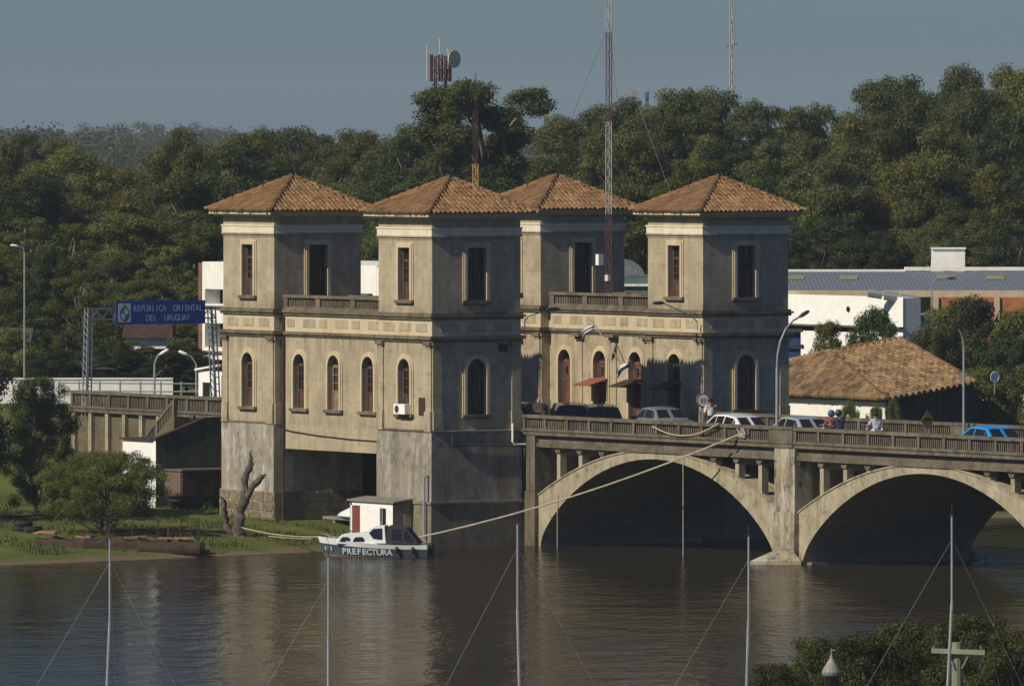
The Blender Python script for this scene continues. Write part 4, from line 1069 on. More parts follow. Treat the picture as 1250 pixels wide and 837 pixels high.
def grow(seed, H=10.0, Rr=2.2, base=.25, nb=34, per=420, leaf_size=.26, blob=(.55, .95), trunk_r=.2, shape='euc', droop=.3, aspect=.45):
    """returns (trunk mesh, crown mesh) for a tree of height H and crown radius Rr"""
    random.seed(seed); m = MB(); blobs = []
    top = (random.uniform(-.3, .3), random.uniform(-.3, .3), H * .86)
    tp = limb(m, (0, 0, -.6), top, trunk_r, trunk_r * .25, .04, 7)
    for i in range(nb):
        k = base + (1 - base) * ((i + .5) / nb); an = i * 2.4 + random.uniform(-.5, .5)
        if shape == 'euc': prof = (.55 + .45 * math.sin(math.pi * min(1, (k - base) / (1 - base)) ** .8)) * (1 if k < .8 else 1 - (k - .8) * 3.0)
        else: prof = math.sqrt(max(.02, 1 - ((k - base) / (1 - base) * 1.9 - .75) ** 2 / 1.4)) if (k - base) / (1 - base) > .3 else .9
        r_ = Rr * prof * random.uniform(.35, 1.0); br_ = random.uniform(*blob) * (1.0 if k < .85 else .8)
        r_ = max(.1, r_ - br_ * .35)
        p = (r_ * math.cos(an), r_ * math.sin(an), min(H * k + random.uniform(-.2, .2), H - br_ * .7))
        blobs.append((*p, br_, br_ * random.uniform(.6, .85), int(per * (br_ / blob[1]) ** 2 + 60)))
        if i % 2 == 0:
            j = tp[min(len(tp) - 2, max(1, int(k * .75 * len(tp))))]; limb(m, j, p, trunk_r * .33, trunk_r * .07, .12)
    V, F = leaf_cloud(blobs, leaf_size, aspect, droop, seed)
    return m.mesh('trunk'), np_mesh('crown', V, F)
def grow_lobed(seed, H=10.0, Rr=2.6, base=.3, lobes=11, per=700, leaf_size=.135, trunk_r=.15, blob=(.34, .70), nb=10, tall=1.2, lobe=(.30, .47)):
    """open eucalyptus: a forked trunk carrying several separate lobes of foliage"""
    random.seed(seed); m = MB(); blobs = []
    tp = limb(m, (0, 0, -.6), (random.uniform(-.4, .4), random.uniform(-.4, .4), H * .72), trunk_r, trunk_r * .45, .05, 6)
    for i in range(lobes):
        k = base + (.86 - base) * (i / (lobes - 1)) ** .85; an = i * 2.4 + random.uniform(-.6, .6)
        rad = Rr * random.uniform(.35, .72) * (1 if i < lobes - 2 or lobes > 15 else .35); lr = Rr * random.uniform(*lobe); lz = lr * random.uniform(.75, 1.15) * tall
        c = Vector((rad * math.cos(an), rad * math.sin(an), min(H * k, H - lz)))
        pts = limb(m, tp[min(5, 1 + int(k * 5))], c, trunk_r * .5, trunk_r * .14, .16)
        for j in range(nb):
            d = Vector((random.gauss(0, 1), random.gauss(0, 1), random.gauss(.25, 1))).normalized() * random.uniform(.55, 1.0); br_ = random.uniform(*blob)
            p = c + Vector((d.x * lr, d.y * lr, d.z * lz)); p.z = min(p.z, H - br_ * .6)
            blobs.append((p.x, p.y, p.z, br_, br_ * random.uniform(.55, .85), int(per * (br_ / blob[1]) ** 2)))
            if j % 3 == 0: limb(m, c, p, trunk_r * .10, trunk_r * .04, .1, 3)
    V, F = leaf_cloud(blobs, leaf_size, .42, .5, seed)
    return m.mesh('trunk'), np_mesh('crown', V, F)
def smooth(me):
    for p in me.polygons: p.use_smooth = True
VAR = {'e': [grow_lobed(21), grow_lobed(22, base=.4, lobes=7), grow_lobed(23, base=.22, lobes=10), grow_lobed(24, base=.34, lobes=9, tall=1.25), grow_lobed(25, base=.28, lobes=9, blob=(.36, .6), nb=12)],
       'd': [grow(31, base=.12, nb=52, shape='round', per=640, leaf_size=.14, Rr=2.6, blob=(.45, .85)), grow(32, base=.16, nb=54, shape='round', per=640, leaf_size=.14, Rr=2.6, blob=(.4, .8)), grow_lobed(33, base=.18, lobes=12, per=760)],
       'hero': [grow_lobed(43, H=15, Rr=3.4, base=.50, lobes=20, nb=7, blob=(.40, .70), per=700, trunk_r=.26, leaf_size=.15, tall=.75, lobe=(.16, .27))]}
VAR['y'] = [VAR['e'][1], VAR['e'][2], VAR['d'][2]]; VAR['b'] = VAR['d']
for kk in VAR.values():
    for tr, cr in kk:
        smooth(tr)
        if not tr.materials: tr.materials.append(M['bark_pale']); cr.materials.append(M['leaf_euc'])
LEAF = {'e': 'leaf_euc', 'y': 'leaf_yel', 'd': 'leaf_dark', 'b': 'leaf_bright', 'hero': 'leaf_euc'}
def tree(name, label, loc, h, wd, kind, group=None, variant=None, H0=10.0, R0=2.6, bark=None):
    tr, cr = variant or random.choice(VAR[kind])
    if kind == 'hero': H0, R0 = 15.0, 3.4
    r_ = thing(name, label, 'tree', loc, random.uniform(0, 6.28), group)
    k = wd / 2 / R0; r_.scale = (k, k, h / H0)
    for nm, me, mt in (('trunk', tr, bark or M['bark_pale']), ('crown', cr, M[LEAF[kind]])):
        o = bpy.data.objects.new(nm, me); COL.objects.link(o); o.parent = r_
        o.material_slots[0].link = 'OBJECT'; o.material_slots[0].material = mt
    return r_
FOREST = [
 (-2.1,520,16.6,5.7,'hero'), (-31.5,592,11.8,3.9,'y'), (-30.9,613,12.2,3.7,'e'), (-28.6,599,11.9,3.9,'y'), (-26.2,582,11.5,4.9,'y'), (-25.7,609,10.2,4.8,'e'), (-23.7,596,10.1,3.5,'y'), (-22.5,611,11.2,5.2,'y'), (-19.4,577,12.6,3.6,'y'), (-18.9,603,11.6,5.2,'e'), (-17.2,599,12.2,5.0,'y'), (-16.0,617,12.4,5.2,'e'), (-13.9,614,12.5,4.8,'e'), (-11.9,601,12.2,3.9,'e'), (-10.4,597,12.5,4.3,'e'), (-8.5,588,12.4,4.2,'y'), (-6.6,577,11.7,3.5,'e'), (2.4,619,12.2,4.1,'e'), (3.8,592,12.0,5.1,'y'), (5.7,606,12.8,4.2,'e'), (7.2,594,13.2,5.1,'e'), (9.0,589,13.7,4.2,'e'), (10.1,576,13.7,4.1,'e'), (11.9,606,13.8,4.7,'e'), (13.6,602,13.6,4.0,'e'), (15.4,602,13.1,4.0,'e'), (17.2,613,12.7,3.9,'e'), (17.6,576,12.7,4.0,'e'), (19.3,586,12.9,3.8,'e'), (21.6,602,14.2,4.7,'e'), (23.9,618,14.5,4.0,'e'), (24.6,595,14.5,4.6,'e'), (26.1,589,14.3,3.5,'e'), (27.4,579,14.9,4.0,'e'), (30.7,613,15.2,4.4,'y'), (31.2,593,14.8,4.2,'y'), (-29.6,556,9.3,3.5,'d'), (-26.2,526,10.1,4.8,'d'), (-24.6,535,9.9,4.4,'y'), (-23.5,559,7.8,4.9,'e'), (-21.0,549,8.5,3.5,'e'), (-18.0,525,10.5,4.7,'e'), (-17.0,543,9.7,3.9,'d'), (-15.0,529,11.4,4.8,'d'), (-13.0,529,11.1,3.4,'e'), (-11.9,553,9.8,4.8,'e'), (-9.9,551,11.0,4.4,'e'), (-8.1,542,10.8,4.2,'e'), (-5.8,527,10.9,4.5,'d'), (-3.8,545,11.5,4.8,'y'), (-2.2,542,11.1,3.5,'y'), (-0.4,534,11.2,3.6,'d'), (1.2,545,10.1,4.6,'e'), (2.9,538,10.0,4.3,'e'), (4.9,542,11.4,4.1,'y'), (6.6,534,11.6,4.4,'y'), (8.6,540,12.1,3.5,'e'), (11.0,553,11.2,4.1,'y'), (12.6,551,11.0,4.6,'d'), (14.1,529,11.1,4.5,'e'), (16.3,543,11.2,3.8,'e'), (18.0,537,10.8,4.0,'e'), (20.0,549,12.3,3.6,'y'), (22.1,552,13.6,4.8,'e'), (22.7,527,11.9,4.5,'y'), (26.2,560,13.9,3.8,'e'), (26.8,534,12.4,4.5,'d'), (-26.6,499,7.4,3.8,'y'), (-24.0,494,7.9,3.5,'b'), (-22.2,494,7.6,3.5,'b'), (-20.4,501,8.3,4.3,'y'), (-18.7,503,9.1,4.1,'y'), (-16.5,507,7.7,3.8,'b'), (-14.6,512,7.2,3.9,'d'), (-12.4,494,8.7,3.6,'d'), (-10.7,500,7.6,3.6,'b'), (-8.8,513,8.1,3.3,'e'), (-6.6,500,7.6,4.0,'e'), (-4.6,508,10.4,3.3,'e'), (-2.2,495,10.4,4.1,'d'), (-0.5,491,9.5,3.8,'d'), (1.3,492,10.5,3.0,'e'), (3.0,491,9.0,3.3,'y'), (5.1,498,10.9,3.9,'y'), (7.2,509,9.5,3.1,'y'), (8.9,497,10.7,3.7,'y'), (10.6,492,9.0,4.2,'d'), (13.1,507,9.9,3.5,'d'), (14.8,504,10.2,4.3,'e'), (16.7,497,10.8,3.7,'e'), (18.8,499,10.6,4.0,'y'), (20.6,498,10.6,4.3,'y'), (22.6,498,9.9,3.9,'e'), (25.0,504,10.5,3.1,'y'), (27.4,512,10.0,3.4,'e'), (-25.4,477,6.7,2.8,'y'), (-23.9,479,6.3,2.3,'b'), (-22.0,470,7.0,2.3,'d'), (-20.5,468,5.7,3.0,'b'), (-19.6,482,6.4,2.4,'e'), (-17.8,475,5.8,2.4,'e'), (-16.8,479,6.7,2.2,'b'), (-15.0,472,5.5,2.8,'y'), (-13.7,477,5.4,2.6,'b'), (-19.2,445,3.3,1.8,'d'), (-18.0,444,2.9,1.8,'d'), (-17.1,445,2.9,2.0,'b'), (-15.7,444,2.5,2.2,'d'), (-14.8,445,2.8,2.0,'d'), (-22.8,458,4.0,2.7,'d'), (-20.6,452,3.3,1.7,'y'), (13.6,485,8.0,3.3,'d'), (15.0,484,7.2,2.5,'d'), (16.8,484,8.0,3.6,'d'), (18.3,482,7.3,2.6,'d'), (19.9,484,7.1,2.9,'e'), (21.5,481,7.7,3.2,'e'), (23.0,484,7.8,3.0,'e'), (24.7,481,7.4,2.9,'d'),
]
random.seed(5)
FL = {'e': ('eucalyptus_tree', 'grey-green eucalyptus in the wood behind the towers', 'eucalyptus trees of the wood'),
      'y': ('olive_green_tree', 'olive-yellow tree in the wood behind the towers', 'olive-yellow trees of the wood'),
      'd': ('dark_tree', 'dark dense evergreen tree in the wood behind the towers', 'dark evergreens of the wood'),
      'b': ('bright_tree', 'bright green leafy tree in the left part of the wood', 'bright trees of the wood'),
      'hero': ('tall_eucalyptus', 'tallest open-crowned eucalyptus standing above the wood left of the mast', None)}
for (s, t, h, wd, k) in FOREST:
    nm, lb, gr = FL[k]
    x, y = bank(s, t); q = s / t; zone = next(z for lim, z in ((-0.03981, 'at the far left'), (-0.03059, 'behind the blue road sign'), (-0.01886, 'above the leftmost tower'), (-0.0088, 'between the two left towers'), (0.00293, 'around the front tower roof'), (0.01383, 'behind the red and white mast'), (0.02305, 'above the right tower roof'), (0.03311, 'right of the right tower'), (0.04149, 'above the tiled house'), (9, 'above the factory at far right')) if q < lim)
    row = 'skyline' if t > 565 else 'upper row' if t > 520 else 'middle row' if t > 487 else 'front row'
    if k != 'hero': lb, gr = lb.split(' in the')[0] + ', ' + row + ' of the wood, ' + zone, gr
    tree(nm, lb, (x, y, ground_z(x, y) - .1), h * (1.0 if k == 'hero' else 1.0 if q < -.0122 else 1.10 if t > 520 else 1.05), wd * (1.5 if k != 'hero' else 1.75), k, gr)
# trees and shrubs round the tiled house
BUSHY = [grow(91, H=5, Rr=2.3, base=.05, nb=84, per=760, leaf_size=.12, blob=(.38, .66), trunk_r=.12, shape='round'), grow(92, H=5, Rr=2.3, base=.08, nb=92, per=720, leaf_size=.11, blob=(.34, .6), trunk_r=.12, shape='round')]
for tr, cr in BUSHY: smooth(tr); tr.materials.append(M['bark']); cr.materials.append(M['leaf_dark'])
def shrub(label, s, t, zt, wd, kind, name='garden_tree'):
    x, y = bank(s, t); z = ground_z(x, y); tree(name, label, (x, y, z - .1), zt - z, wd, kind, variant=BUSHY[random.randint(0, 1)], bark=M['bark'], H0=5.0, R0=2.3)
for row in (('dark bushy tree left of the turquoise shed behind the tiled roof', 16.7, 446, 8.5, 3.4, 'd'), ('thin olive tree before the white factory front', 14.4, 444, 7.9, 2.4, 'y'),
            ('large leafy tree in front of the orange brick wall', 21.0, 446, 9.0, 5.0, 'e'), ('round dark tree at the right edge before the brick wall', 24.3, 447, 8.0, 4.6, 'd'),
            ('mid green tree between the house roof and large leafy tree', 18.9, 443, 7.6, 3.8, 'e'), ('broad dark tree under the large leafy one', 22.4, 441, 7.3, 4.4, 'd'), ('green tree low behind the ridge of the tiled roof', 17.4, 441, 7.2, 3.2, 'd'),
            ('bright bushy tree right of the street lamp behind the bridge', 20.8, 431, 6.1, 3.8, 'b'), ('olive bush with yellow fruit at the right edge behind the bridge', 23.0, 431, 6.3, 4.0, 'y'), ('dark bush filling the gap behind the satellite dish', 21.8, 436, 6.8, 4.4, 'd'),
            ('bright tall tree in the middle of the garden clump by the brick', 20.0, 447, 8.5, 4.2, 'b'), ('bright tree rising before the right end of the brick wall', 22.9, 445, 8.4, 4.4, 'b'), ('dark tree masking the low grey-roofed house', -20.6, 442.6, 6.6, 3.2, 'd'), ('green tree masking the chimney house at the far left', -22.8, 444, 7.6, 3.4, 'b')): shrub(*row)
for lb_, s_, zt_ in (('low green bush by the white house wall near the hip', 14.6, 4.9), ('second low bush along the white house wall', 15.7, 4.7), ('third low bush by the corner of the white house', 16.4, 4.95)):
    x, y = bank(s_, 421.6); z = ground_z(x, y); tree('garden_bush', lb_, (x, y, z - .1), zt_ - z, 1.3, 'b', variant=BUSHY[0], bark=M['bark'], H0=5.0, R0=2.3)
for i, (s, t, zt) in enumerate(((20.3, 418, 1.9), (21.6, 419, 2.2), (23.0, 419.5, 2.0), (24.6, 420, 2.3))):
    x, y = bank(s, t); z = ground_z(x, y)
    tree('bank_bush', 'bright green bush on the far bank seen through the right arch', (x, y, z - .3), zt - z, 2.6, 'b', 'bushes on the far bank', variant=BUSHY[i % 2], bark=M['bark'], H0=5.0, R0=2.3)
# willow-like tree on the bank
tr, cr = grow(61, H=3.3, Rr=2.8, base=.26, nb=130, per=620, leaf_size=.13, blob=(.3, .55), trunk_r=.10, shape='round', droop=1.4, aspect=.22)
tr2 = MB(); random.seed(62)
for q in ((-.9, .5, 1.9), (.8, -.6, 2.1), (.2, .9, 2.3)): limb(tr2, (0, 0, -.3), q, .08, .04, .1)
smooth(tr); tr.materials.append(M['bark']); cr.materials.append(M['leaf_willow'])
wt = thing('bank_tree', 'feathery bright green multi-stemmed tree on the grassy bank', 'tree', (-6.9, -11.0, .5), 1.1)
for nm, me in (('trunk', tr), ('crown', cr)):
    o = bpy.data.objects.new(nm, me); COL.objects.link(o); o.parent = wt
tr2.build('side_stem', M['bark'], wt, local=True, smooth=True)
# big dark acacia at the left edge
tr, cr = grow(71, H=7.4, Rr=3.2, base=.12, nb=90, per=900, leaf_size=.13, blob=(.5, .85), trunk_r=.2, shape='round', droop=.5)
smooth(tr); tr.materials.append(M['bark']); cr.materials.append(M['leaf_dark'])
for (nm, lb, x, y, sc_, rz) in (('acacia_tree', 'big dark acacia overhanging the bank at the left edge', -16.4, -12.9, 1.16, 0.3), ('acacia_tree', 'lower dark acacia behind the big one near the old arch', -19.0, -7.2, .68, 2.1)):
    at_ = thing(nm, lb, 'tree', (x, y, ground_z(x, y) - .1), rz); at_.scale = (sc_ * .80, sc_ * .80, sc_ * 1.14)
    for n2, me in (('trunk', tr), ('crown', cr)):
        o = bpy.data.objects.new(n2, me); COL.objects.link(o); o.parent = at_
# near bank trees at the lower right
tr, cr = grow(81, H=4.6, Rr=1.6, base=.3, nb=74, per=820, leaf_size=.075, blob=(.28, .5), trunk_r=.1, shape='round', aspect=.4)
smooth(tr); tr.materials.append(M['bark']); cr.materials.append(M['leaf_near'])
for i, (s, zt, t) in enumerate(((5.79, 4.96, 214), (6.84, 5.43, 216), (7.44, 5.92, 208), (8.77, 5.69, 218), (10.14, 5.94, 216), (10.93, 5.78, 212))):
    x, y = bank(s, t); z = ground_z(x, y)
    nt_ = thing('riverside_tree', ['leftmost low tree crown at the bottom right edge', 'tree crown behind the onion-shaped lantern', 'tree crown right of the onion-shaped lantern', 'high tree crown left of the utility pole', 'highest tree crown directly behind the utility pole', 'tree crown in the bottom right corner'][i], 'tree', (x, y, z - .1), i * 1.3)
    k = (zt - z + .1) / 4.6; nt_.scale = (k * .95, k * .95, k)
    for n2, me in (('trunk', tr), ('crown', cr)):
        o = bpy.data.objects.new(n2, me); COL.objects.link(o); o.parent = nt_
# distant wood on the horizon: reads as one mass
g = np.random.default_rng(9); bl = []
for i in range(560):
    t = g.uniform(1500, 2900); s = g.uniform(-90, 20) * t / 1400; x, y = bank(s, t); h = g.uniform(7.5, 11.5) + 1.5 * math.sin(s * .05)
    for k in range(7):
        r_ = g.uniform(1.5, 3.0); bl.append((x + g.uniform(-4, 4), y + g.uniform(-4, 4), 4.4 + h * g.uniform(.25, 1.0) - r_ * .6, r_, r_ * .8, 66))
V, F = leaf_cloud(bl, .75, .6, .2, 5); me = np_mesh('distant_wood', V, F); me.materials.append(M['leaf_far'])
o = bpy.data.objects.new('distant_wood', me); COL.objects.link(o); tag(o, 'blue-hazed wood along the horizon at the left', 'wood', kind='stuff')
# rough grass on the bank
n = 26000; st_ = []
for i in range(n):
    s = g.uniform(-24, -3.5); t = g.uniform(370, 408); z = ground_st(s, t)
    x, y = bank(s, t)
    if z < .2 or (y > -.3 and x > -17.0) or y > 3.9: continue
    if g.random() > .45 + .55 * math.sin(s * 1.3 + t * .7): continue
    st_.append((x, y, z))
P = np.array(st_); n = len(P); an = g.uniform(0, 6.28, n); hh = g.uniform(.06, .20, n) * (1 + .8 * (g.random(n) > .93)); ww_ = .035
dx, dy = np.cos(an) * ww_, np.sin(an) * ww_; lx, ly = g.normal(0, .05, n), g.normal(0, .05, n)
V = np.stack([P - np.stack([dx, dy, hh * 0 + .02], 1), P + np.stack([dx, dy, hh * 0 - .02], 1), P + np.stack([lx, ly, hh], 1)], 1).reshape(-1, 3)
me = np_mesh('grass', V, np.arange(len(V)).reshape(-1, 3)); me.materials.append(M['leaf_grass'])
o = bpy.data.objects.new('grass', me); COL.objects.link(o); tag(o, 'rough short grass on the river bank', 'grass', kind='stuff')
# pale dirt track along the bank
m = MB(); A_, B_ = [], []
for i in range(15):
    s = -26 + i * .75; c = 395.5 + .25 * i + .5 * math.sin(i * .8)
    for q, dd in ((A_, -1.2), (B_, 1.2)):
        x, y = bank(s, c + dd + .2 * math.sin(i * 2.1)); q.append((x, y, ground_z(x, y) + .06))
m.strip(A_, B_); pth = m.build('path', M['dirt']); pth['kind'] = 'structure'

# ============================================================ ON THE WATER AND THE BANK
M['hull_blue'] = plain('slate_blue_hull', (.055, .075, .095), .45, .2)
M['antifoul'] = plain('faded_red_bottom', (.22, .12, .10), .7, .3)
M['gelcoat'] = plain('white_gelcoat', (.74, .74, .72), .4, .08)
M['canvas'] = plain('black_canvas', (.022, .024, .026), .8, .3)
M['green_trim'] = plain('green_trim', (.05, .16, .13), .5)
bx, by = bank(-5.36, 378.6)
bo = thing('patrol_boat', 'small white and blue cabin boat marked PREFECTURA moored at the bank', 'boat', (bx, by, 0), math.atan2(RV.y, RV.x) - R(7))
# local: x stern(+) to bow(-), y away from the viewer, z up
BL = 4.36
def bm_(k): return .80 * (1 - max(0, (k - .45) / .55) ** 2.2) * (1 - .10 * (1 - k))      # half beam, k 0 stern 1 bow
def sheer(k): return .46 + .30 * max(0, k - .25) ** 1.5 / .65
def xs(k): return BL / 2 - k * BL
def hull_pt(k, f, side):                                     # f 0 waterline/chine .. 1 sheer
    z0 = -.12 + .02 * k; flare = .80 + .20 * f - .12 * k * (1 - f); rake = -.34 * k ** 6 * f
    return (xs(k) * (.93 if False else 1) + (.30 * k ** 4 * (1 - f)) + rake * 0, side * bm_(k) * flare, z0 + (sheer(k) - z0) * f)
def hull_band(f0, f1, name, mat, off=0.0, lift=0.0):
    m = MB(); n = 18
    for sd_ in (-1, 1):
        A_ = [hull_pt(i / n, f0, sd_) for i in range(n + 1)]; B_ = [hull_pt(i / n, f1, sd_) for i in range(n + 1)]
        if off: A_ = [(a, b + sd_ * off, c) for a, b, c in A_]; B_ = [(a, b + sd_ * off, c) for a, b, c in B_]
        m.strip(A_, B_)
    m.quad(hull_pt(0, f0, -1), hull_pt(0, f0, 1), hull_pt(0, f1, 1), hull_pt(0, f1, -1))
    return m.build(name, M[mat], bo, local=True, smooth=False)
hull_band(0.0, .20, 'bottom_paint', 'antifoul'); hl = hull_band(.20, .70, 'hull', 'hull_blue'); hull_band(.695, .72, 'rub_rail', 'green_trim', .012); hull_band(.72, 1.0, 'gunwale', 'gelcoat', .004)
m = MB(); n = 18; m.strip([hull_pt(i / n, .985, -1) for i in range(n + 1)], [hull_pt(i / n, .985, 1) for i in range(n + 1)]); m.build('deck', M['gelcoat'], bo, local=True)
# cabin trunk, wheelhouse, canvas
def cab(prof, half, name, mat, tumble=.06):
    m = MB(); zt = max(z for _, z in prof); zb = min(z for _, z in prof)
    L_ = [(x, -half + tumble * (z - zb) / .5, z) for x, z in prof]; R_ = [(x, half - tumble * (z - zb) / .5, z) for x, z in prof]
    n = len(prof); m.add(L_ + R_, [tuple(range(n))[::-1], tuple(range(n, 2 * n))] + [(i, (i + 1) % n, n + (i + 1) % n, n + i) for i in range(n)])
    return m.build(name, M[mat], bo, local=True, bevel=.015)
CB = xs(0) 
cabin = cab([(-1.40, .50), (-1.27, .76), (-1.15, .86), (-.35, .92), (.05, .92), (.22, .48)], .60, 'cabin', 'gelcoat')
for (x0, x1) in ((-1.25, -.83), (-.74, -.28)):
    m = MB(); a = [(x0, .58), (x0 + .07, .72), (x0 + .12, .755), (x1 - .1, .765), (x1 - .01, .70), (x1, .58)]
    for sd_ in (-1, 1):
        m = MB(); m.prism([(x, sd_ * (.605 - .06 * (z - .5) / .5), z) for x, z in a], (0, sd_ * .012, 0)); m.build('cabin_window', M['glass'], bo, local=True)
wh_ = cab([(-.22, .88), (-.02, 1.10), (.05, 1.16), (.50, 1.20), (.56, .52), (.10, .52)], .62, 'wheelhouse', 'gelcoat', .08)
for sd_ in (-1, 1):
    m = MB(); m.prism([(x, sd_ * (.628 - .08 * (z - .52) / .5), z) for x, z in ((.06, .70), (-.10, .92), (.06, 1.08), (.40, 1.10), (.42, .66))], (0, sd_ * .012, 0)); m.build('side_window', M['glass'], wh_, local=True)
m = MB(); m.add([(-.235, -.50, .90), (-.235, .50, .90), (-.035, .46, 1.10), (-.035, -.46, 1.10)], [(0, 1, 2, 3)]); m.build('windscreen', M['glass'], wh_, local=True)
cv = cab([(.58, .54), (.60, 1.16), (.72, 1.22), (1.36, 1.12), (1.86, .50)], .64, 'canvas_cover', 'canvas', .12)
for (a, mt) in ((((.78, .66), (.80, 1.08), (1.12, 1.06), (1.16, .62)), 'clear'), (((1.26, .62), (1.26, 1.02), (1.38, .98), (1.66, .58)), 'clear')):
    for sd_ in (-1, 1):
        m = MB(); m.prism([(x, sd_ * (.645 - .12 * (z - .5) / .5), z) for x, z in a], (0, sd_ * .01, 0)); m.build('cover_window', M['glass'], cv, local=True)
m = MB(); m.box(1.98, 2.34, -.24, .24, -.05, .52); m.build('outboard_motor', M['black'], bo, local=True, bevel=.05)
m = MB(); m.tube([(-1.45, -.42, .72), (-1.9, -.25, .86), (-2.08, 0, .9), (-1.9, .25, .86), (-1.45, .42, .72)], .012, 5)
for p in ((-1.45, -.42), (-1.8, -.3), (-1.8, .3), (-1.45, .42)): m.tube([(*p, .56), (*p, .78)], .01, 5)
m.build('bow_rail', M['galv'], bo, local=True)
m = MB(); m.tube([(-.95, .1, .9), (-.95, .1, 1.0)], .02, 5); m.tube([(-.95, .1, .98), (-.8, .1, .95)], .02, 5); m.build('hatch_latch', M['steel_dark'], bo, local=True)
def on_hull(d):
    x = -.18 + d; k = (BL / 2 - x) / BL; y = hull_pt(k, .30, -1)[1]
    z = hull_pt(k, .30, -1)[2]; dy = (hull_pt(k + .02, .42, -1)[1] - hull_pt(k - .02, .42, -1)[1]) / (-.04 * BL)
    return Matrix.Translation((x, y - .022, z)) @ Matrix.Rotation(math.atan(dy), 4, 'Z') @ Matrix.Rotation(R(107), 4, 'X')
letters('PREFECTURA', .33, hl, M['sign_white'], on_hull, .60, .010)
def on_bow(d):
    x = -1.72 + d; k = (BL / 2 - x) / BL; y = hull_pt(k, .5, -1)[1]; dy = (hull_pt(k + .02, .5, -1)[1] - hull_pt(k - .02, .5, -1)[1]) / (-.04 * BL)
    return Matrix.Translation((x, y - .03, hull_pt(k, .42, -1)[2])) @ Matrix.Rotation(math.atan(dy), 4, 'Z') @ Matrix.Rotation(R(107), 4, 'X')
for k_ in (-.12, 0, .12):                                      # three illegible bow marks
    m = MB(); m.box(-.02, .02, -.16 * 0, .005, 0, .16); me = m.mesh('mark'); me.transform(on_bow(k_) @ Matrix.Rotation(R(-90), 4, 'X')); me.materials.append(M['sign_white']); o = bpy.data.objects.new('bow_mark', me); COL.objects.link(o); o.parent = hl

# white boathouse shed against the tower base
bs = thing('boathouse', 'little white boathouse with red door against the front tower base', 'shed', (-3, -.6, .4))
fB = Face((-4.65, -1.0, 0), (1, 0), (0, -1)); m = MB(); wall_panel(m, fB, 3.4, .1, 1.72, [(.06, .78, .2, 1.55, False), (2.3, 2.78, .75, 1.5, False)], .1); m.build('front_wall', M['white'], bs)
m = MB(); fB.box(m, .06, .78, .2, 1.55, -.1, -.04); m.build('door', M['red_door'], bs)
m = MB(); fB.box(m, 2.3, 2.78, .75, 1.5, -.1, -.07); m.build('window', M['glass'], bs)
m = MB(); m.prism([(-1.25, -1.0, .1), (-1.25, -1.0, 1.70), (-1.25, -.15, 1.86), (-1.25, -.15, .1)], (-.1, 0, 0)); m.build('side_wall', M['base_dark'], bs)
m = MB(); m.prism([(-4.75, -1.1, 1.722), (-4.75, -1.1, 1.78), (-4.75, -.2, 1.90), (-4.75, -.2, 1.84)], (3.6, 0, 0)); m.build('roof', M['galv_rust'], bs)
m = MB(); m.box(-1.24, -1.22, -.55, -.22, .6, 1.3); m.build('patched_panel', M['mortar'], bs)
m = MB(); m.box(-4.62, -4.5, -1.0, -.2, .1, 1.7); m.build('side_wall', M['white'], bs)
# upturned dinghy on a slip trolley in the passage
dg = thing('upturned_dinghy', 'white upturned dinghy resting under the building beside the boathouse', 'dinghy', (-9.0, 1.9, .75), 0)
m = MB(); n = 12; ringsv = []
for i in range(n + 1):
    k = i / n; x = -1.25 + 2.5 * k; hb = .52 * math.sqrt(max(.0, 1 - (1 - min(1, k * 1.6)) ** 2)) if k < .62 else .52; h_ = .45 * (min(1, .25 + k * 1.5))
    ringsv.append([(x, hb * math.cos(math.pi * j / 8), .12 + h_ * math.sin(math.pi * j / 8)) for j in range(9)])
for i in range(n): m.strip(ringsv[i], ringsv[i + 1])
m.add(ringsv[-1], [tuple(range(9))]); m.build('hull', M['gelcoat'], dg, local=True, smooth=True)
m = MB(); m.tube([(-1.25, 0, .13)] + [(r_[0][0], r_[0][1] + .01, .13) for r_ in ringsv[1:]], .03, 6); m.tube([(-1.25, 0, .13)] + [(r_[8][0], r_[8][1] - .01, .13) for r_ in ringsv[1:]], .03, 6); m.build('gunwale', M['hull_paleblue'], dg, local=True)
m = MB(); m.box(-2.0, 1.3, -.4, .4, -.02, .09); m.build('trolley', M['galv_rust'], dg, local=True)
for u in (-1.2, .8): m = MB(); m.box(u - .1, u + .1, -.35, .35, -.35, -.02); m.build('trestle', M['timber_pale'], dg, local=True)

# dead tree trunk
dt = thing('dead_tree', 'bare dead tree trunk with two broken limbs by the left pier', 'tree', (-5.0, -6.0, .35)); random.seed(12)
def gnarl(m, pts, rr, n=9):
    P = [Vector(p) for p in pts]; out, ro = [], []
    for i in range(len(P) - 1):
        for j in range(4):
            k = j / 4; out.append(P[i].lerp(P[i+1], k) + Vector((random.gauss(0, .04), random.gauss(0, .04), 0))); ro.append((rr[i] + (rr[i+1] - rr[i]) * k) * random.uniform(.76, 1.22))
    out.append(P[-1]); ro.append(rr[-1]); k0 = len(m.v); m.tube(out, ro, n + 5); L_ = len(out) * (n + 5)
    ph = [random.uniform(.78, 1.2) for _ in range(n + 5)]
    for q in range(k0, k0 + L_):                              # flutes and cracks run along the grain
        i, j = divmod(q - k0, n + 5); c = out[i]; v = Vector(m.v[q]); m.v[q] = tuple(c + (v - c) * ph[j] * random.uniform(.9, 1.1))
m = MB(); gnarl(m, [(0, 0, -.2), (0, .05, .5), (.05, .12, 1.2), (.12, .3, 2.2), (.2, .45, 2.9), (.25, .5, 3.45)], [.30, .22, .19, .15, .11, .02]); m.build('trunk', M['dead'], dt, local=True, smooth=True)
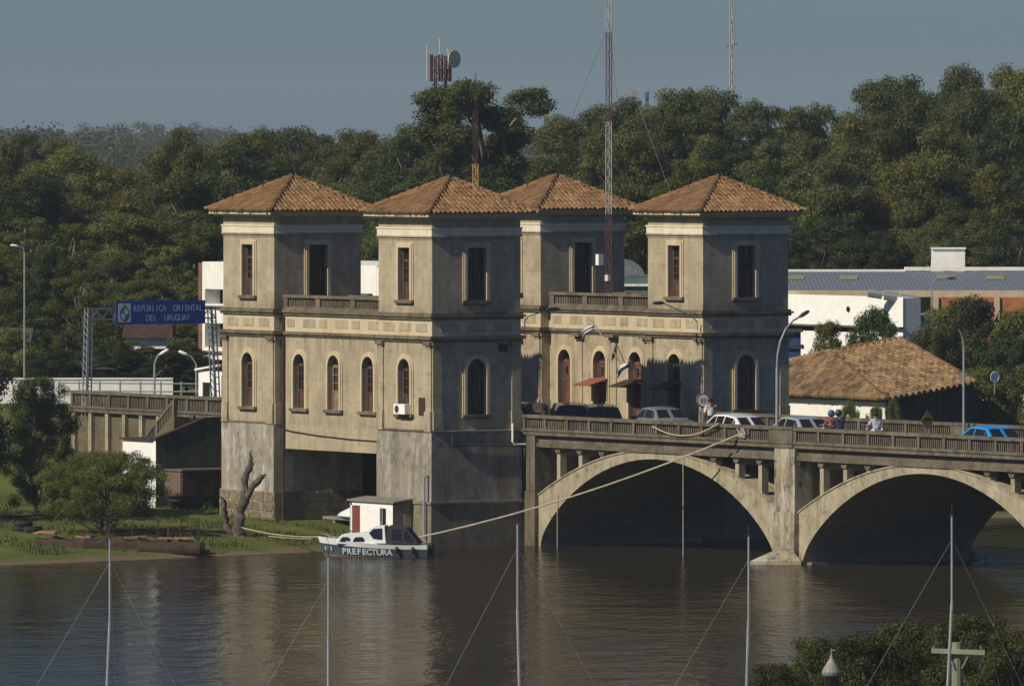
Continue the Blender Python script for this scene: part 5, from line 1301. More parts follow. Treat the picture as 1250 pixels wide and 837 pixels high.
m = MB(); gnarl(m, [(.08, .15, 1.35), (.35, .42, 1.9), (.55, .75, 2.4), (.62, .9, 2.45)], [.15, .125, .10, .05]); m.build('limb', M['dead'], dt, local=True, smooth=True)
m = MB(); gnarl(m, [(-.05, -.05, -.1), (-.22, -.3, .4), (-.33, -.42, 1.0), (-.36, -.45, 1.45), (-.42, -.52, 1.62)], [.17, .13, .11, .09, .03]); m.build('limb', M['dead'], dt, local=True, smooth=True)
m = MB(); gnarl(m, [(.05, .0, .1), (.25, .1, .0), (.5, -.1, -.05)], [.12, .08, .04]); m.build('root', M['dead'], dt, local=True, smooth=True)
for a_, b_ in (((.2, .45, 2.75), (.42, .6, 3.05)), ((.55, .75, 2.35), (.8, .8, 2.55)), ((.1, .28, 2.1), (-.12, .2, 2.45)), ((-.36, -.45, 1.3), (-.6, -.4, 1.5)), ((.06, .1, 1.1), (-.2, .0, 1.35))):
    m = MB(); gnarl(m, [a_, tuple((Vector(a_) + Vector(b_)) / 2 + Vector((0, 0, -.04))), b_], [.05, .035, .01], 3); m.build('broken_twig', M['dead'], dt, local=True)
m = MB(); m.bar((.2, .28, 1.45), (.23, .3, 2.05), .03); m.build('orange_strip', M['orange'], dt, local=True)

# rusting pontoon aground
pn_x, pn_y = bank(-15.2, 379.3)
pt = thing('rusty_pontoon', 'rusted steel pontoon aground on the bank below the feathery tree', 'pontoon', (pn_x, pn_y, .05), math.atan2(RV.y, RV.x) - R(3))
m = MB(); nn = 26; rr = []; random.seed(44)
for i in range(nn + 1):
    k = i / nn; x = -3.3 + 6.4 * k; hw = 1.0 * min(1, .22 + k * 2.6) * random.uniform(.93, 1.05); zt = .62 - .16 * k + random.uniform(-.07, .07); zb = -.12
    rr.append([(x, -hw * .8, zb), (x, -hw, zb + .22), (x, -hw * .97, zt - .08), (x, -hw * .75, zt + .02), (x, 0, zt + random.uniform(-.06, .05)), (x, hw * .7, zt + .03), (x, hw, zt), (x, hw * .85, zb)])
for i in range(nn): m.strip(rr[i], rr[i + 1])
m.add(rr[0], [tuple(range(8))]); m.add(rr[-1], [tuple(range(8))]); m.build('hull', M['rust'], pt, local=True)
m = MB(); m.lathe([(.05, 0.2), (.27, .2), (.30, .24), (.30, 2.6), (.27, 2.65), (.05, 2.65)], 16, (.6, -1.12, .22), 'x'); m.build('float_tank', M['rust'], pt, local=True, smooth=False)
for k in range(7):
    x, y = random.uniform(-2.2, 1.2), random.uniform(-.6, .6); a_ = random.uniform(0, 3.1); L_ = random.uniform(.4, 1.1)
    m = MB(); m.bar((x, y, .62), (x + L_ * math.cos(a_), y + L_ * .4 * math.sin(a_), .68), random.uniform(.06, .16), .06); m.build('scrap_plate', M['rust' if k % 3 else 'rust_pale'], pt, local=True)
m = MB(); m.prism([(-3.35, -.25, .78), (-3.1, -.4, .82), (-2.5, -.7, .80), (-2.45, .2, .82), (-3.1, .2, .84)], (0, 0, .06)); m.build('bow_plate', M['rust_pale'], pt, local=True)
m = MB(); m.box(1.5, 2.9, -.8, .1, .62, .66); m.build('deck_plate', M['rust_pale'], pt, local=True)
def rail_(pts, h, name):
    m = MB()
    for (x, y) in pts: m.tube([(x, y, .5), (x, y, .6 + h)], .022, 5)
    m.tube([(x, y, .6 + h) for x, y in pts], .02, 5); m.tube([(x, y, .6 + h * .5) for x, y in pts], .015, 5); m.build(name, M['rust'], pt, local=True)
rail_([(-.6, .75), (.4, .78), (1.4, .8), (2.3, .8), (3.0, .8)], .75, 'handrail'); rail_([(1.5, -.75), (2.1, -.8), (2.8, -.75), (3.0, .1)], .5, 'handrail')
m = MB(); m.tube([(.3, .2, 1.18), (.32, .2, 1.95)], .008, 5); m.build('aerial', M['white'], bo, local=True)
for x_ in (1.0, 1.62):
    k_ = (BL / 2 - x_) / BL; p_ = hull_pt(k_, .8, -1); m = MB(); m.lathe([(.02, -.14), (.06, -.11), (.06, .11), (.02, .14)], 10, (p_[0], p_[1] - .07, p_[2] - .08)); m.build('fender', M['gelcoat' if x_ < 1 else 'black'], bo, local=True, smooth=True)
for x, y in ((1.9, -.1), (2.35, .1)):
    m = MB(); m.tube([(x, y, .5), (x, y, 1.1)], .07, 8); m.tube([(x - .2, y, 1.02), (x + .25, y, 1.06)], .05, 6); m.build('bollard', M['rust'], pt, local=True)
m = MB(); m.lathe([(.16, -.12), (.34, -.12), (.38, 0), (.34, .12), (.16, .12)], 14, (2.75, -1.02, .12), 'y'); m.build('tyre_fender', M['rubber'], pt, local=True)
m = MB(); m.lathe([(.16, -.12), (.34, -.12), (.38, 0), (.34, .12), (.16, .12)], 14, (3.18, -.3, .12), 'x'); m.build('tyre_fender', M['rubber'], pt, local=True)
# a stack of scrap at the pontoon's left
tx, ty = bank(-19.4, 386.5); tr_ = thing('tyre_stack', 'dark old tyres lying on the grass left of the feathery tree', 'tyres', (tx, ty, ground_z(tx, ty)))
for k, (dx, z) in enumerate(((0, .1), (.1, .3), (.6, .1))):
    m = MB(); m.lathe([(.18, -.1), (.36, -.1), (.4, 0), (.36, .1), (.18, .1)], 14, (dx, dx * .3, z)); m.build('tyre', M['rubber'], tr_, local=True)
# ropes
def rope(label, pts, r_, sag=0.0, name='mooring_rope', mat='rope'):
    P = [Vector(p) for p in pts]; out = []
    for i in range(len(P) - 1):
        for j in range(10):
            k = j / 10; q = P[i].lerp(P[i + 1], k); q.z -= sag * 4 * k * (1 - k); out.append(q)
    out.append(P[-1]); o = P[0]; m = MB(); m.tube([p - o for p in out], r_, 6)
    ob = m.build(name, M[mat]); ob.location = o; tag(ob, label, 'rope'); return ob
rope('thick pale rope rising from the boat to the bridge parapet', [(1.4, -1.9, .42), (16.1, 4.02, 4.85)], .035, .35)
rp = thing('rope_knot', 'frayed rope knot tied on the bridge parapet', 'rope', (16.2, 4.05, 4.9)); random.seed(3)
for k in range(5):
    m = MB(); c = [Vector((random.uniform(-.3, .35), -.06, random.uniform(-.22, .22))) for _ in range(5)]; m.tube(c, .028, 5); m.build('strand', M['rope'], rp, local=True)
rope('slack rope looped over the parapet near the white car', [(9.9, 4.0, 4.98), (14.6, 4.0, 5.22)], .03, .42)
rope('mooring rope from the dead trunk to the boat bow', [(-4.8, -5.9, .75), (*bank(-7.4, 379.4), .72)], .025, .12)
rope('second slack mooring rope across the grass to the bow', [(-3.6, -5.4, .45), (*bank(-7.3, 379.2), .66)], .018, .05)
rope('rope hanging into the water from the first arch crown', [(11.75, 4.22, 3.9), (11.75, 4.22, -.1)], .02, 0)
rope('thin rope hanging by the left foot of the first arch', [(2.55, 4.24, 2.1), (2.55, 4.24, -.1)], .018, 0)
rope('low rope from the boat stern to the tower corner', [(*bank(-3.2, 378.8), .45), (.3, -.3, .55)], .018, .1)

# ============================================================ TRAFFIC, SIGNS, PEOPLE
def car(label, loc, rz, paint, kind='sedan', group=None):
    r_ = thing('car', label, 'car', loc, rz); r_.scale = (.95, .95, .94)
    # stations: x, belt z, roof z, half width belt, half width roof
    S = {'sedan': [(-2.08, .62, .64, .66, .60), (-1.95, .80, .83, .76, .70), (-1.35, .86, .90, .80, .72), (-.85, .88, 1.32, .81, .60), (-.1, .88, 1.40, .82, .60), (.35, .87, 1.36, .82, .60), (1.05, .85, .90, .80, .72), (1.75, .74, .78, .76, .68), (2.05, .56, .60, .66, .60)],
         'hatch': [(-1.85, .60, .64, .66, .60), (-1.80, .84, .88, .76, .66), (-1.30, .88, 1.28, .79, .60), (-.6, .88, 1.38, .80, .60), (.0, .88, 1.38, .80, .60), (.3, .87, 1.34, .80, .60), (.95, .85, .90, .78, .70), (1.65, .74, .78, .74, .66), (1.9, .55, .58, .64, .58)],
         'wagon': [(-2.1, .60, .64, .68, .62), (-2.05, .84, .90, .78, .70), (-1.85, .88, 1.36, .80, .62), (-1.0, .88, 1.44, .82, .62), (.0, .88, 1.44, .82, .62), (.4, .87, 1.38, .82, .62), (1.05, .85, .90, .80, .72), (1.75, .74, .78, .76, .68), (2.05, .56, .60, .66, .60)]}[kind]
    m = MB(); rings = []
    for (x, zb, zr, wb_, wr) in S:
        half = [(0, .22), (wb_ * .9, .24), (wb_ + .02, .42), (wb_ + .02, zb * .78), (wb_, zb), (wr, zr - .03), (wr * .6, zr), (0, zr + .015)]
        rings.append([(x, y, z) for y, z in half] + [(x, -y, z) for y, z in half[-2:0:-1]])
    for a, b in zip(rings, rings[1:]): m.strip(a, b, True)
    n = len(rings[0]); m.add(rings[0], [tuple(range(n))]); m.add(rings[-1], [tuple(range(n))])
    body = m.build('body', paint, r_, local=True, smooth=True)
    md = body.modifiers.new('edge', 'EDGE_SPLIT'); md.split_angle = R(38)
    cab_ = [i for i, s in enumerate(S) if s[2] - s[1] > .2]; i0, i1 = cab_[0], cab_[-1]
    def sp(i, k, sd_, off=.012):
        x, zb, zr, wb_, wr = S[i]; return (x, sd_ * (wb_ + (wr - wb_) * k + off), zb + (zr - .03 - zb) * k)
    for sd_ in (-1, 1):
        for i in range(i0, i1):
            A_, B_ = sp(i, .12, sd_), sp(i + 1, .12, sd_); C_, D_ = sp(i + 1, .86, sd_), sp(i, .86, sd_)
            l = lambda p, q, k: tuple(a + (b - a) * k for a, b in zip(p, q))
            m = MB(); m.quad(l(A_, B_, .06), l(A_, B_, .94), l(D_, C_, .94), l(D_, C_, .06)); m.build('side_window', M['glass'], r_, local=True)
        # rear and front quarter glass
        for (ia, ib) in ((i0, i0 - 1), (i1, i1 + 1)):
            m = MB(); A_ = sp(ia, .12, sd_); B_ = sp(ia, .8, sd_); C_ = tuple(a + (b - a) * .62 for a, b in zip(A_, sp(ib, .5, sd_))); m.add([A_, B_, C_], [(0, 1, 2)]); m.build('quarter_window', M['glass'], r_, local=True)
    for nm, ia, ib in (('rear_window', i0 - 1, i0), ('windscreen', i1 + 1, i1)):
        xa, _, za, _, wa_ = S[ia]; xb, _, zb, _, wb_ = S[ib]
        q = lambda k, w_: (xa + (xb - xa) * k, w_, za + (zb - za) * k + .012)
        m = MB(); wq = lambda k: (wa_ + (wb_ - wa_) * k) * .92
        m.quad(q(.12, -wq(.12)), q(.12, wq(.12)), q(.9, wq(.9)), q(.9, -wq(.9))); m.build(nm, M['glass'], r_, local=True)
    L0, L1 = S[0][0], S[-1][0]
    for x in (L0 + .72, L1 - .75):
        for sd_ in (-1, 1):
            m = MB(); m.lathe([(.14, -.09), (.27, -.10), (.30, -.06), (.30, .06), (.27, .10), (.14, .09)], 16, (x, sd_ * .73, .30), 'y'); wh2 = m.build('wheel', M['rubber'], r_, local=True)
            m = MB(); m.lathe([(.02, -.10), (.17, -.105), (.17, .105), (.02, .10)], 12, (x, sd_ * .73, .30), 'y'); m.build('rim', M['galv'], wh2, local=True)
    for sd_ in (-1, 1):
        m = MB(); m.box(L0 + .05, L0 + .16, sd_ * .68 - .13, sd_ * .68 + .06 * sd_ + .06, .56, .72); m.build('tail_light', M['red_lamp'], r_, local=True)
        m = MB(); m.box(L1 - .14, L1 - .05, sd_ * .52 - .13, sd_ * .52 + .13, .50, .62); m.build('headlight', M['gelcoat'], r_, local=True)
        m = MB(); m.box(S[i1][0] + .2, S[i1][0] + .34, sd_ * .90 - .07, sd_ * .90 + .07, .86, .98); m.build('mirror', M['black'], r_, local=True)
    for x, nm in ((L0 - .03, 'rear_bumper'), (L1 - .05, 'front_bumper')): m = MB(); m.box(x, x + .08, -.62, .62, .30, .46); m.build(nm, M['black'], r_, local=True)
    return r_
def paint(name, c, rough=.25):
    t = NT(name).set(rough, 0, .5); t.col(c); t.b.inputs['Coat Weight'].default_value = .5; return t.m
M['red_lamp'] = paint('red_lamp', (.35, .015, .01)); PW = paint('white_car_paint', (.72, .72, .70)); PS = paint('silver_car_paint', (.30, .31, .33)); PQ = paint('shaded_silver_paint', (.17, .175, .19)); PB = paint('blue_car_paint', (.02, .26, .62)); PD = paint('dark_car_paint', (.018, .020, .026)); PG = paint('dark_green_car_paint', (.02, .03, .028))
ZR = 4.108; PI_ = math.pi
car('white hatchback driving across the bridge before the shaded tower', (9.3, 8.0, ZR), PI_, PW, 'hatch')
car('silver car following the white hatchback on the bridge', (13.9, 8.15, ZR), PI_, PS, 'sedan')
car('bright blue sedan at the right edge of the bridge', (27.6, 7.6, ZR), PI_, PB, 'sedan')
hd = math.atan2(.80, -.60)
car('silver car parked at an angle by the dark awning', (.4, 10.4, ZR), PI_ - .12, PQ, 'sedan')  # silver darkened in the paint to stand in for the shadow on it
car('dark estate car parked beside the silver one', (-3.0, 9.7, ZR), math.atan2(.45, -.9), PD, 'wagon')
car('dark green car parked below the red awning', (-5.6, 9.9, ZR), math.atan2(.45, -.9), PG, 'wagon')
car('dark blue car parked nearest the front tower', (-7.9, 9.4, ZR), math.atan2(.3, .95), PD, 'sedan')

def skin(parent, name, mat, verts, edges, radii, sub=2):
    me = bpy.data.meshes.new(name); me.from_pydata(verts, edges, []); o = bpy.data.objects.new(name, me); COL.objects.link(o); o.parent = parent
    me.materials.append(mat); o.modifiers.new('skin', 'SKIN').use_smooth_shade = True
    sv = me.skin_vertices[0].data
    for i, r_ in enumerate(radii): sv[i].radius = (r_, r_) if not isinstance(r_, tuple) else r_
    sv[0].use_root = True
    s_ = o.modifiers.new('sub', 'SUBSURF'); s_.levels = 1; s_.render_levels = sub
    return o
def person(label, loc, rz, shirt, trousers, head, pose='stand', headname='hair'):
    """x forward. joints are shared by the body and by the clothes grown over it"""
    r_ = thing('person', label, 'person', loc, rz)
    if pose == 'stand':
        J = dict(pel=(0, 0, .93), ch=(.01, 0, 1.28), nk=(.02, 0, 1.42), hd=(.04, 0, 1.56), top=(.03, 0, 1.66))
        for s_, q in (('l', 1), ('r', -1)):
            J.update({'sh' + s_: (0, q * .18, 1.36), 'el' + s_: (.02 if q > 0 else .12, q * .24, 1.10), 'wr' + s_: (.12 if q > 0 else .30, q * .22, .90 if q > 0 else 1.08), 'ha' + s_: (.15 if q > 0 else .37, q * .21, .82 if q > 0 else 1.10),
                      'hp' + s_: (0, q * .09, .90), 'kn' + s_: (.05 * q, q * .10, .48), 'an' + s_: (.04 * q, q * .10, .08), 'to' + s_: (.16 + .04 * q, q * .11, .04)})
    else:
        J = dict(pel=(0, 0, .82), ch=(.08, 0, 1.14), nk=(.11, 0, 1.28), hd=(.14, 0, 1.41), top=(.13, 0, 1.50))
        for s_, q in (('l', 1), ('r', -1)):
            J.update({'sh' + s_: (.08, q * .18, 1.22), 'el' + s_: (.22, q * .26, 1.02), 'wr' + s_: (.44, q * .27, 1.00), 'ha' + s_: (.52, q * .28, 1.0),
                      'hp' + s_: (.02, q * .10, .80), 'kn' + s_: (.40, q * .16, .72), 'an' + s_: (.22, q * .15, .34), 'to' + s_: (.36, q * .15, .30)})
    N = list(J); ix = {n: i for i, n in enumerate(N)}; V = [J[n] for n in N]
    E_ = [('pel', 'ch'), ('ch', 'nk'), ('nk', 'hd'), ('hd', 'top')]
    for s_ in 'lr': E_ += [('ch', 'sh' + s_), ('sh' + s_, 'el' + s_), ('el' + s_, 'wr' + s_), ('wr' + s_, 'ha' + s_), ('pel', 'hp' + s_), ('hp' + s_, 'kn' + s_), ('kn' + s_, 'an' + s_), ('an' + s_, 'to' + s_)]
    RD = dict(pel=.12, ch=.13, nk=.055, hd=.095, top=.07, sh=.06, el=.042, wr=.03, ha=.036, hp=.09, kn=.058, an=.042, to=.035)
    skin(r_, 'body', M['skin'], V, [(ix[a], ix[b]) for a, b in E_], [RD[n if n in RD else n[:2]] for n in N])
    def sub_(name, mat, keys, grow_):
        ks = [k for k in keys]; jx = {k: i for i, k in enumerate(ks)}
        ed = [(jx[a], jx[b]) for a, b in E_ if a in jx and b in jx]
        skin(r_, name, mat, [J[k] for k in ks], ed, [RD[k if k in RD else k[:2]] + grow_ for k in ks])
    sub_('shirt', shirt, ['ch', 'pel', 'shl', 'shr', 'ell', 'elr'], .022)
    sub_('trousers', trousers, ['pel', 'hpl', 'hpr', 'knl', 'knr', 'anl', 'anr'], .018)
    h = J['hd']; m = MB(); pr = [(.001, .14), (.06, .125), (.10, .07), (.112, .0), (.10, -.03)] if headname == 'hair' else [(.001, .17), (.08, .15), (.13, .08), (.14, 0), (.125, -.08)]
    m.lathe([(a, b) for a, b in pr[::-1]], 14, (h[0] - .015, 0, h[2] + .02)); m.build(headname, head, r_, local=True, smooth=True)
    return r_
M['skin'] = plain('skin', (.28, .15, .10), .6, .1, bump=0); M['shirt_white'] = plain('white_shirt', (.62, .62, .60), .9, .1); M['shirt_pale'] = plain('pale_blue_shirt', (.42, .48, .56), .9, .1); M['shirt_red'] = plain('dull_red_shirt', (.26, .07, .08), .9, .1)
M['shirt_dark'] = plain('navy_top', (.03, .035, .07), .9, .1); M['jeans'] = plain('jeans', (.05, .06, .10), .9, .1); M['hair_'] = plain('dark_hair', (.015, .012, .010), .7, .1); M['helmet'] = plain('blue_helmet', (.03, .08, .22), .3, .1); M['helmet_dk'] = plain('dark_green_helmet', (.015, .04, .03), .3, .1)
person('pedestrian in white shirt walking beside the round road sign', (3.1, 11.1, ZR), PI_ * .95, M['shirt_white'], M['jeans'], M['hair_'])
def motorcycle(label, loc, rz):
    r_ = thing('motorcycle', label, 'motorcycle', loc, rz)
    for x, nm in ((.62, 'wheel'), (-.58, 'wheel')):
        m = MB(); P = [(x + .27 * math.cos(2 * PI_ * i / 20), 0, .30 + .27 * math.sin(2 * PI_ * i / 20)) for i in range(21)]; m.tube(P, .045, 6, False); wq = m.build('wheel', M['rubber'], r_, local=True)
        m = MB()
        for i in range(6): m.bar((x, 0, .30), (x + .25 * math.cos(i * PI_ / 3), 0, .30 + .25 * math.sin(i * PI_ / 3)), .018)
        m.build('rim', M['galv'], wq, local=True)
    m = MB(); m.tube([(.40, 0, .92), (.1, 0, .52), (-.25, 0, .35), (-.55, 0, .32)], .035, 6); m.tube([(.40, 0, .90), (.0, 0, .74), (-.62, 0, .74)], .03, 6); m.box(-.15, .22, -.11, .11, .26, .55); m.build('frame', M['black'], r_, local=True)
    m = MB(); m.lathe([(.02, -.24), (.10, -.18), (.13, 0), (.11, .16), (.03, .24)], 10, (.18, 0, .80), 'x'); m.build('tank', M['shirt_red'], r_, local=True, smooth=True)
    m = MB(); m.prism([(-.05, -.12, .76), (-.70, -.10, .80), (-.72, -.10, .86), (-.05, -.12, .83)], (0, .23, 0)); m.build('seat', M['black'], r_, local=True, bevel=.03)
    m = MB(); m.tube([(.62, .07, .30), (.44, .07, .95)], .025, 6); m.tube([(.62, -.07, .30), (.44, -.07, .95)], .025, 6); m.build('fork', M['galv'], r_, local=True)
    m = MB(); m.tube([(.34, -.34, 1.02), (.44, -.15, 1.0), (.44, .15, 1.0), (.34, .34, 1.02)], .018, 6); m.build('handlebar', M['black'], r_, local=True)
    m = MB(); m.lathe([(.03, -.06), (.09, -.02), (.10, .04), (.09, .06)], 12, (.54, 0, .86), 'x'); m.build('headlight', M['galv'], r_, local=True)
    return r_
motorcycle('motorcycle carrying two riders behind the silver car', (15.9, 8.4, ZR), PI_); person('rider in dull red with blue helmet on the motorcycle', (15.95, 8.4, ZR), PI_, M['shirt_red'], M['jeans'], M['helmet'], 'sit', 'helmet')
person('passenger in navy with dark helmet behind the red rider', (16.45, 8.4, ZR + .03), PI_, M['shirt_dark'], M['jeans'], M['helmet_dk'], 'sit', 'helmet')
motorcycle('motorcycle ridden alone further right on the bridge', (17.6, 9.3, ZR), PI_); person('lone rider in pale shirt on the right motorcycle', (17.65, 9.3, ZR), PI_, M['shirt_pale'], M['shirt_white'], M['hair_'], 'sit')
# round sign, hump sign
rs = thing('round_sign', 'round white sign with red ring by the shaded tower corner', 'road sign', (.75, 12.25, 4.2))
m = MB(); m.tube([(0, 0, 0), (0, 0, 1.75)], .03, 8); m.build('post', M['galv'], rs, local=True)
def disc_plus(parent, name, mat, rr, d, r0=0, rz=R(-12)):
    m = MB(); n = 28; P = [(d, rr * math.cos(2*PI_*i/n), 1.45 + rr * math.sin(2*PI_*i/n)) for i in range(n)]
    if r0: m.strip(P, [(d, y * r0 / rr, 1.45 + (z - 1.45) * r0 / rr) for _, y, z in P], True)
    else: m.prism(P, (-.015, 0, 0))
    o = m.build(name, mat, parent, local=True); o.rotation_euler = (0, 0, rz); return o
fcq = disc_plus(rs, 'sign_face', M['sign_white'], .29, .04); disc_plus(rs, 'red_ring', M['red_lamp'], .29, .045, .235)
for k_ in (-.08, .06): m = MB(); m.box(.046, .05, k_ - .045, k_ + .045, 1.36, 1.54); o = m.build('faded_mark', M['galv'], rs, local=True); o.rotation_euler = (0, 0, R(-12))
hs_ = thing('hump_sign', 'yellow diamond warning sign with black hump behind the near parapet', 'road sign', (24.7, 8.0 - 2.6, 4.2))
hs_.location = (27.4, 5.0, 4.2); q = .27
for dy in (-.05, .13): m = MB(); m.tube([(-.02, dy, 0), (-.02, dy, 1.25)], .018, 6); m.build('post', M['galv'], hs_, local=True)
m = MB(); m.prism([(0, 0, 1.45 - q * 1.38), (0, q * 1.15, 1.45), (0, 0, 1.45 + q * 1.38), (0, -q * 1.15, 1.45)], (.015, 0, 0)); sg = m.build('sign_face', M['sign_yellow'], hs_, local=True)
m = MB(); m.add([(.017, -.26, 1.44)] + [(.017, -.26 + .52 * i / 12, 1.44 + .13 * math.sin(PI_ * i / 12)) for i in range(1, 12)] + [(.017, .26, 1.44)], [tuple(range(13))]); m.build('hump_symbol', M['black'], sg, local=True)
# street lamps
def lamp(label, loc, h, pts, name='street_lamp', head='steel_dark', group=None, r_=.05):
    t = thing(name, label, 'street lamp', loc)
    m = MB(); m.tube([(0, 0, 0), (0, 0, h)], [r_ * 1.3, r_], 8); m.build('pole', M['galv'], t, local=True)
    m = MB(); m.tube([(0, 0, h)] + pts, r_ * .8, 7); m.build('arm', M['galv'], t, local=True)
    a, b = Vector(pts[-2]), Vector(pts[-1]); d = (b - a).normalized(); q_ = r_ / .05; m = MB(); m.tube([b - d * .05, b + d * .12 * q_, b + d * .40 * q_, b + d * .48 * q_], [.04, .085 * q_, .075 * q_, .03], 8); m.build('lamp_head', M[head], t, local=True, smooth=True)
    return t
lamp('curved steel street lamp rising in front of the shaded right tower', (17.5, 4.78, 4.1), 3.3, [(0, .03, 3.8), (0, .15, 4.3), (0, .42, 4.8), (0, .75, 5.1), (0, 1.05, 5.25)])
lamp('curved street lamp standing before the tiled house', (19.3, 12.2, 4.2), 3.9, [(0, -.05, 4.3), (0, -.18, 4.55), (0, -.32, 4.72)], r_=.04)
lamp('short white lamp post left of the blue sign post', (*bank(-15.8, 432), 4.1), 2.0, [(.03, .05, 2.2), (.08, .14, 2.4), (.12, .22, 2.45)], head='white', r_=.045)
lamp('white lamp post beside the guard booth', (*bank(-13.95, 432), 4.1), 1.9, [(-.03, -.05, 2.1), (-.1, -.2, 2.35), (-.17, -.35, 2.42)], head='white', r_=.045)
lamp('tall lamp post at the far left above the trees', (*bank(-21.95, 440), 4.1), 6.8, [(0, -.05, 7.0), (-.06, -.15, 7.1), (-.1, -.28, 7.12)], head='white', r_=.035)
lamp('thin lamp post in front of the factory roof', (*bank(19.4, 452), 4.1), 5.2, [(.1, .2, 5.45), (.2, .45, 5.5), (.3, .7, 5.5)], r_=.035)
def wall_lamp(label, p, q):
    t = thing('wall_lamp', label, 'street lamp', p); d = Vector(q) - Vector(p); m = MB(); m.tube([(0, 0, -.35), (0, 0, 0), tuple(d * .15 + Vector((0, 0, .12))), tuple(d)], .025, 6); m.build('arm', M['galv'], t, local=True)
    e = Vector((d.x, d.y, 0)).normalized(); m = MB(); m.tube([d - e * .05, d + e * .1, d + e * .4, d + e * .5], [.04, .08, .07, .03], 8); m.build('lamp_head', M['steel_dark'], t, local=True, smooth=True)
wall_lamp('lamp on a long arm sticking out from the right tower face', (-.1, 12.55, 8.75), (-.1, 10.9, 9.55))
wall_lamp('lamp on an arm sticking out behind the front tower', (.1, 4.25, 8.9), (.1, 5.4, 9.35))
# flags on the rear wing
def flagpole(label, p, q, flag):
    t = thing('flagpole', label, 'flag', p); d = Vector(q) - Vector(p); m = MB(); m.tube([(0, 0, 0), tuple(d)], .025, 6); m.build('pole', M['white_mast'], t, local=True)
    n = 8
    for k, mt in enumerate(flag):
        m = MB(); A_, B_ = [], []
        for i in range(n + 1):
            a = i / n; base = d * (.92 - .0 * a); f0 = k / len(flag); f1 = (k + 1) / len(flag)
            def pt_(f): return (base.x - .7 * a * .5 + .05 * math.sin(a * 7), base.y - .40 * a + .06 * math.sin(a * 6 + f * 3), base.z - .22 * a - .30 * f - .25 * a * a)
            A_.append(pt_(f0)); B_.append(pt_(f1))
        m.strip(A_, B_); m.build('flag_stripe', M[mt], t, local=True)
flagpole('flag with white and dark stripes on a pole slanting over the doors', (-6.3, 12.95, 6.9), (-7.1, 11.9, 8.75), ['shirt_white', 'shirt_dark', 'shirt_white', 'shirt_dark'])
flagpole('second drooping white flag low beside the dark awning', (-4.95, 12.95, 6.5), (-5.2, 12.5, 7.2), ['shirt_white', 'shirt_dark'])

# ============================================================ NEAR BANK
for i, (s, zt, lean, lb) in enumerate(((-7.66, 9.11, -0.1, 'slim guyed steel mast furthest left over the water'), (-3.38, 8.77, 0, 'short slim guyed mast below the moored boat'), (0.26, 9.37, 0.06, 'slim guyed mast in the middle below the bridge abutment'), (4.18, 9.15, -0.07, 'slim guyed mast below the bridge pier left side'), (7.78, 9.52, -0.12, 'slim guyed mast furthest right before the right arch'))):
    t = 180.0; x, y = bank(s, t); z0 = ground_z(x, y)
    r_ = thing('guyed_mast', lb, 'mast', (x, y, z0)); h = zt - z0; lx, ly = -lean * RV.x * h / 3.0, -lean * RV.y * h / 3.0
    m = MB(); m.tube([(lx * -1 + lx, 0, -.1), (lx, ly, h * .8)], [.035, .03], 8); m.build('pole', M['galv'], r_, local=True)
    m = MB(); m.tube([(lx, ly, h * .8), (lx, ly, h)], [.022, .02], 8); m.build('top_tube', M['galv'], r_, local=True)
    m = MB(); m.tube([(lx, ly, h), (lx, ly, h + .22)], .008, 5); m.bar((lx - .06 * RV.x, ly - .06 * RV.y, h + .02), (lx + .06 * RV.x, ly + .06 * RV.y, h + .02), .012); m.build('whip', M['steel_dark'], r_, local=True)
    for k, (ga, gd) in enumerate(((-1.0, .4), (1.0, .3), (.1, 1.2))):
        gx, gy = RV.x * ga * 4.0 + DV.x * gd * 3, RV.y * ga * 4.0 + DV.y * gd * 3
        m = MB(); m.tube([(lx, ly, h - .42), (gx, gy, ground_z(x + gx, y + gy) - z0)], .0026, 4); m.build('guy_wire', M['galv'], r_, local=True)
x, y = bank(9.47, 208.0); z0 = ground_z(x, y)
up_ = thing('utility_pole', 'greenish concrete utility pole with cross-arm at bottom right', 'utility pole', (x, y, z0)); h = 5.72 - z0
m = MB(); m.tube([(0, 0, -.2), (0, 0, h)], [.15, .115], 10); m.build('pole', M['pole_green'], up_, local=True)
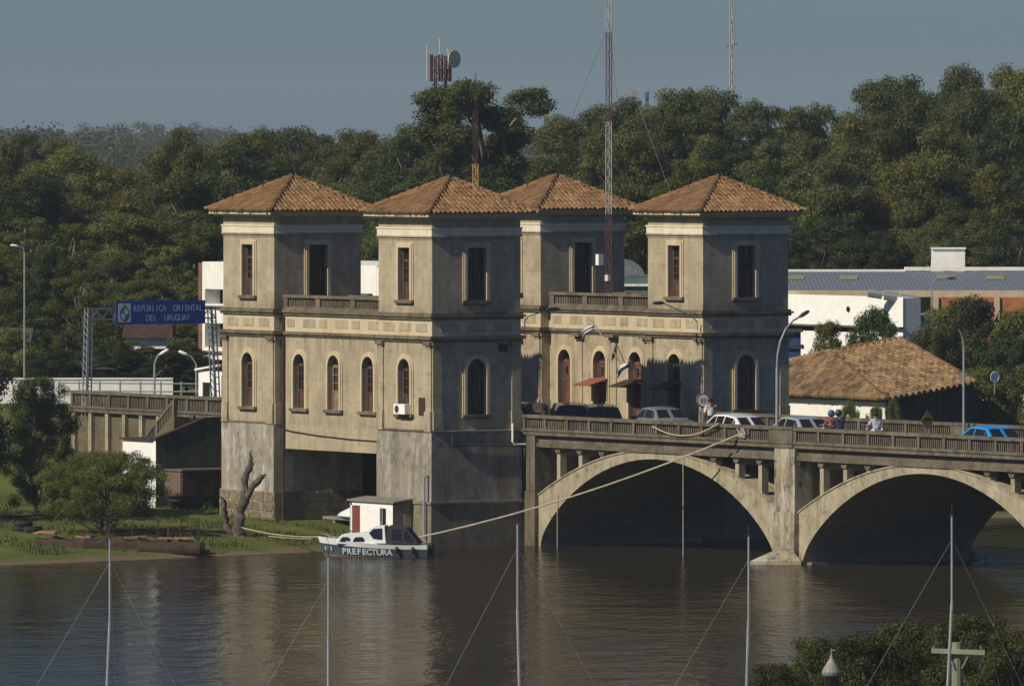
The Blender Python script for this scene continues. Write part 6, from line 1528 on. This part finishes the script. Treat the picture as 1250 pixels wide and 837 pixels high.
m = MB(); a, b = (-.55 * RV.x, -.55 * RV.y, h - .17), (.58 * RV.x, .58 * RV.y, h - .21); m.bar(Vector(a) - Vector((*(DV * .14), 0)), Vector(b) - Vector((*(DV * .14), 0)), .09, .10); m.build('cross_arm', M['arm_green'], up_, local=True)
for k_ in (-.5, .5): m = MB(); m.tube([(k_ * RV.x - DV.x * .14, k_ * RV.y - DV.y * .14, h - .14), (k_ * RV.x - DV.x * .14, k_ * RV.y - DV.y * .14, h - .06)], .02, 6); m.build('insulator_pin', M['rust_pale'], up_, local=True)
for k_ in (-.2, .25): m = MB(); m.bar((k_ * RV.x - DV.x * .14, k_ * RV.y - DV.y * .14, h - .24), (k_ * .35 * RV.x - DV.x * .14, k_ * .35 * RV.y - DV.y * .14, h - .55), .025); m.build('brace', M['galv'], up_, local=True)
x, y = bank(6.7, 205.0); z0 = ground_z(x, y)
ln_ = thing('onion_lantern', 'grey onion-shaped lantern top with small vane above the near trees', 'lantern', (x, y, z0)); zt = 5.73 - z0
m = MB(); m.lathe([(.03, zt - .62), (.13, zt - .60), (.19, zt - .55), (.205, zt - .47), (.17, zt - .39), (.105, zt - .29), (.05, zt - .20), (.022, zt - .12), (.02, zt - .08)], 14); m.build('onion_cap', M['zinc'], ln_, local=True)
m = MB(); m.lathe([(.21, zt - .57), (.222, zt - .55), (.222, zt - .535), (.21, zt - .52)], 14); m.build('cap_band', M['steel_dark'], ln_, local=True)
m = MB(); m.tube([(0, 0, zt - .1), (0, 0, zt + .02)], .012, 6); m.prism([(0, 0, zt - .03), (RV.x * .09, RV.y * .09, zt - .02), (RV.x * .08, RV.y * .08, zt + .0), (0, 0, zt - .005)], (.006, -.006, 0)); m.build('vane', M['zinc'], ln_, local=True)
m = MB(); m.lathe([(.10, zt - 1.1), (.16, zt - .64), (.16, zt - .60)], 8); m.build('lantern_glass', M['glass'], ln_, local=True); m = MB(); m.tube([(0, 0, -.2), (0, 0, zt - 1.1)], .06, 8); m.build('post', M['steel_dark'], ln_, local=True)
